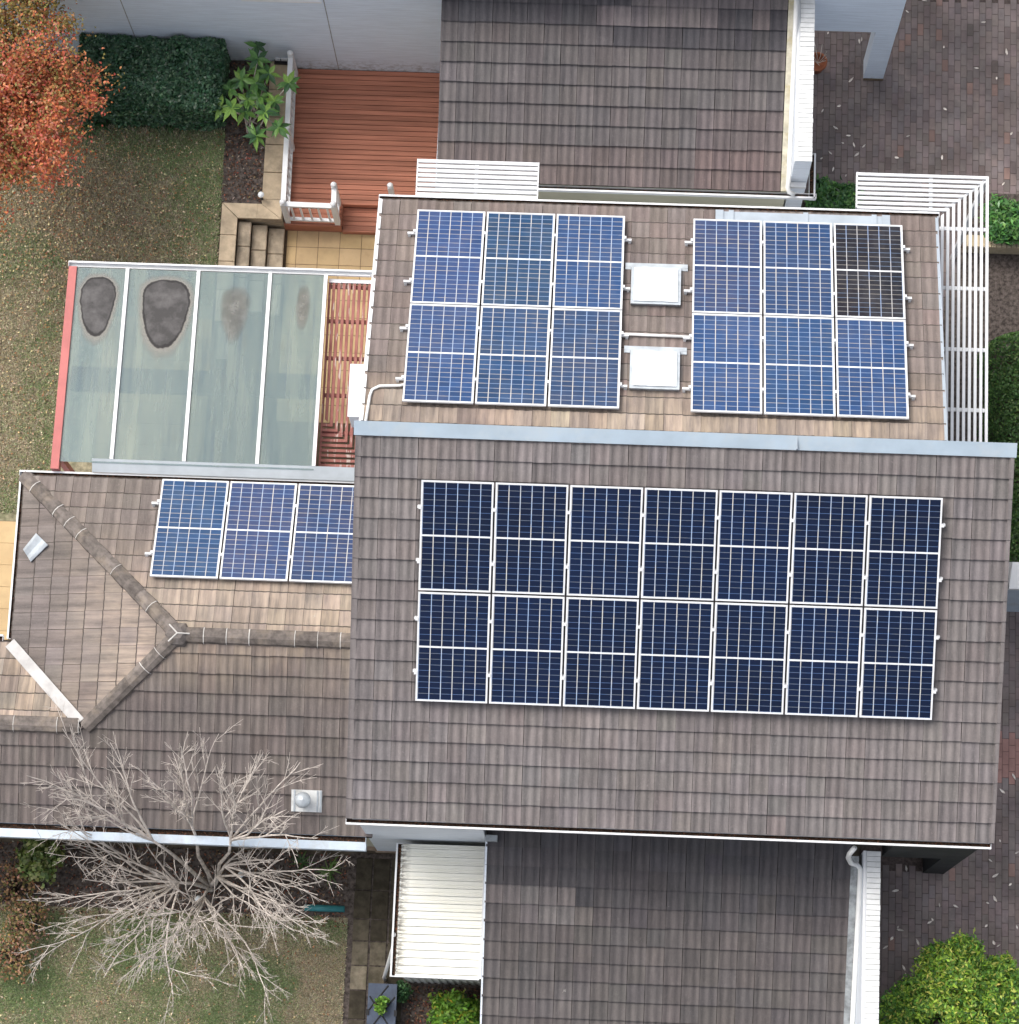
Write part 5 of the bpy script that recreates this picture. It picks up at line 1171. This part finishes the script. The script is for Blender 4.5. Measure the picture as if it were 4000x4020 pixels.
for k, (px, py, s) in enumerate(((3915, 830, .24), (3965, 850, .30), (3930, 900, .2), (3990, 890, .28))):
    c = at(px, py, .75); bush('shrub', ('glossy green shrub in the cream brick planter, %s' % ('small, touching the white pergola', 'tallest, star-shaped leaves', 'smallest, hanging over the brick edge', 'wide, farthest from the pergola')[k]), 'shrub', (c[0], c[1], .36), (c[0], c[1], .62), (s, s*.9, .3), 42, 40, .07, .13, .045, [(.06, .17, .05), (.09, .24, .06), (.15, .33, .08)], None, 'leaf_gloss', 20+k, 'planter shrubs')
for k, (px, py, s) in enumerate(((3235, 745, .22), (3290, 775, .24), (3345, 770, .22), (3215, 785, .2))):
    c = at(px, py, .35); bush('shrub', ('low green shrub behind the gutter corner, %s' % ('dark, under the parapet end', 'middle one of the row', 'bright, touching the white pergola', 'half hidden below the gutter')[k]), 'shrub', (c[0], c[1], 0), (c[0], c[1], .25), (s, s, .25), 36, 40, .07, .11, .04, [(.04, .12, .04), (.07, .19, .05), (.13, .30, .07)], None, 'leaf_gloss', 30+k, 'shrubs behind the gutter corner')
c = at(150, 3370, .6); bush('shrub', 'round-leaved pale green shrub by the house footing under bare branches', 'shrub', (c[0], c[1], 0), (c[0], c[1], .5), (.36, .38, .42), 60, 22, .10, .085, .07, [(.16, .22, .05), (.24, .30, .09), (.10, .15, .04), (.34, .38, .16)], None, seed=41)
for k, (px, py, s, cl) in enumerate(((50, 3480, .42, 'rusty brown'), (110, 3620, .38, 'faded olive and tan'), (40, 3750, .45, 'pinkish tan'))):
    c = at(px, py, .5); bush('shrub', cl+' half-bare shrub at the edge of the south lawn', 'shrub', (c[0], c[1], 0), (c[0], c[1], .4), (s, s, .4), 60, 9, .14, .06, .04, [(.24, .12, .06), (.30, .19, .09), (.14, .14, .05), (.34, .2, .14)][k % 2:], None, 'litter', 50+k, 'half-bare shrubs')
# dead stems and bark litter in the beds
V, cl = [], []
def litter_pts(n, fx): return np.array([fx() for _ in range(n)])
def bedpt():
    k = random.random()
    if k < .62: return (random.uniform(-10.3, -4.1), random.uniform(3.45, 4.72), .006)
    if k < .80: return (random.uniform(-7.1, -6.36), random.uniform(16.6, 19.3), .006)
    return (random.uniform(-3.0, -1.65), random.uniform(1.6, 2.5), .004)
P = litter_pts(5200, bedpt); N = rng.normal(0, .35, P.shape)+np.array([0, 0, 1]); P[:, 2] += rng.random(len(P))*.03
tag(scatter_leaves('leaf_litter', P, N, .05*(.5+rng.random(len(P))), .026, 'litter', [(.16, .08, .05), (.10, .065, .05), (.24, .16, .10), (.30, .11, .07), (.05, .04, .035), (.36, .30, .24)], None, [.25, .25, .15, .1, .2, .05]), 'brown leaf litter scattered over the garden beds', 'leaf litter', kind='stuff')
# ------------------------------------------------------------------ grass and fallen leaves
def grass(n, x0, x1, y0, y1, keep):
    P = np.stack([x0+(x1-x0)*rng.random(n), y0+(y1-y0)*rng.random(n)], 1); P = P[keep(P[:, 0], P[:, 1])]; n = len(P)
    g1 = np.array([noise.noise(Vector((p[0]*.75, p[1]*.75, 1.5))) for p in P]); g2 = np.array([noise.noise(Vector((p[0]*3.1, p[1]*3.1, 9))) for p in P])
    a = rng.random(n)*2*math.pi; h = .022+.03*rng.random(n); ln = .018+.035*rng.random(n); wd = .005+.006*rng.random(n)
    d = np.stack([np.cos(a), np.sin(a)], 1); s = np.stack([-d[:, 1], d[:, 0]], 1)*wd[:, None]
    b1 = np.c_[P+s, np.full(n, -.014)]; b2 = np.c_[P-s, np.full(n, -.014)]; tp_ = np.c_[P+d*ln[:, None], h]
    V = np.stack([b1, b2, tp_], 1).reshape(-1, 3)
    return P, g1, g2, V
def lawn_cols(P, g1, g2, green_bias):
    n = len(P); gr = np.clip(.40+1.25*g1+.5*g2+green_bias, 0, 1)[:, None]
    straw = pal(n, [(0.612, 0.539, 0.379), (0.495, 0.437, 0.306), (0.786, 0.699, 0.524), (0.364, 0.32, 0.218)], [.3, .35, .1, .25], .2); green = pal(n, [(0.254, 0.337, 0.149), (0.329, 0.404, 0.202), (0.194, 0.269, 0.12), (0.463, 0.508, 0.299)], [.35, .3, .2, .15], .2)
    pick = rng.random((n, 1)) < gr; return np.where(pick, green, straw)
allV, allC = [], []
P, g1, g2, V = grass(150000, -11.6, -7.1, 10.6, 18.0, lambda x, y: (x < -9.75) | (y > 14.6))
bias = .12*np.exp(-((P[:, 0]+7.6)**2+(P[:, 1]-15.6)**2)/1.6)*2-.38*np.exp(-((P[:, 0]+10.2)**2+(P[:, 1]-16.6)**2)/2.2)+np.where(P[:, 1] < 14, .15, -.05)
allV.append(V); allC.append(lawn_cols(P, g1, g2, bias))
P, g1, g2, V = grass(150000, -10.6, -4.07, .9, 3.62, lambda x, y: y < 3.58+.06*np.sin(x*5))
allV.append(V); allC.append(lawn_cols(P, g1, g2, .02+.25*np.exp(-((P[:, 0]+8.3)**2+(P[:, 1]-2.4)**2)/1.2)))
tag(link('grass', arr_mesh('grass', np.concatenate(allV), 3, 'grass', np.concatenate(allC))), 'patchy green and straw coloured lawn grass', 'grass', kind='stuff')
P = np.array([(random.gauss(-9.6, 1.1), random.gauss(16.3, 1.1), .035) for _ in range(2600)]+[(random.uniform(-11.4, -7.15), random.uniform(11, 17.9), .035) for _ in range(1700)]+[(random.uniform(-10.3, -4.1), random.uniform(1, 3.6), .035) for _ in range(500)])
P = P[(P[:, 0] < -7.13) & (P[:, 1] < 18.0) | (P[:, 1] < 4)]; P = P[(P[:, 0] < -9.3) | (P[:, 1] > 14.5) | (P[:, 1] < 4)]
N = rng.normal(0, .35, P.shape)+np.array([0, 0, 1]); P[:, 2] += rng.random(len(P))*.015
tag(scatter_leaves('fallen_leaves', P, N, .046*(.5+.8*rng.random(len(P))), .027, 'litter', [(.62, .49, .29), (.52, .37, .19), (.42, .22, .11), (.74, .63, .42), (.34, .16, .10)], None, [.3, .25, .15, .15, .15]), 'small tan and orange fallen leaves strewn over the lawn', 'fallen leaves', kind='stuff')
LF = []
for k in range(3):
    m = MB(); L, W = (.085, .032) if k < 2 else (.06, .034); sh_ = (.35, 1, .8, .1)
    xs = [-L/2, -L/6, L/6, L/2]
    for i in range(3):
        a, b = sh_[i]*W/2, sh_[i+1]*W/2; z0, z1 = .006+.008*abs(xs[i])/L*2, .006+.008*abs(xs[i+1])/L*2; kx = (.01, -.006, 0)[k]
        m.quad((xs[i], kx*i, .004+(k == 1)*.006*i), (xs[i+1], kx*(i+1), .004+(k == 1)*.006*(i+1)), (xs[i+1], b+kx*(i+1), z1+.004), (xs[i], a+kx*i, z0+.004)); m.quad((xs[i], -a+kx*i, z0+.004), (xs[i+1], -b+kx*(i+1), z1+.004), (xs[i+1], kx*(i+1), .004+(k == 1)*.006*(i+1)), (xs[i], kx*i, .004+(k == 1)*.006*i))
    LF.append(m.mesh('fallen_leaf', 'litterleaf'))
lp = [(3625, 5), (3562, 45), (3250, 130), (3385, 155), (3375, 163), (3705, 185), (3955, 205), (3833, 270), (3912, 308), (3343, 318), (3227, 435), (3293, 417), (3283, 500), (3330, 535), (3308, 562), (3355, 570), (3390, 572), (3710, 430), (3565, 537), (3700, 620), (3225, 622), (3262, 600), (3272, 665), (3970, 525), (3940, 725), (3365, 610), (3320, 690), (3440, 250), (3860, 90), (3520, 620),
      (3937, 3103), (3905, 3435), (3965, 3473), (3885, 3380), (3900, 3530), (3870, 3635), (3690, 3553), (3752, 3555), (3877, 3545), (3910, 3527), (3555, 3410), (3525, 3640), (3532, 3655), (3515, 3500), (3500, 3685), (3475, 3715), (3545, 3800), (3555, 3825), (3560, 3845), (3990, 3640), (3900, 3700), (3920, 3715), (3648, 3618), (3925, 3300), (3975, 3050), (3600, 3700), (3530, 3870), (3520, 3935), (3990, 3345), (3660, 3610)]
for i, (px, py) in enumerate(lp):
    x, y, _ = Z(px, py, .004); o = link('fallen_leaf', LF[i % 3]); o.location = (x, y, .003); o.rotation_euler = (random.gauss(0, .08), random.gauss(0, .08), random.uniform(0, 6.3)); s = random.uniform(.8, 1.5); o.scale = (s, s, s); k = random.uniform(.8, 1.25); o.color = (k, k, k, 1)
    tag(o, 'small pale dry leaf lying on the brown brick paving', 'leaf', 'dry leaves on the brick paving')
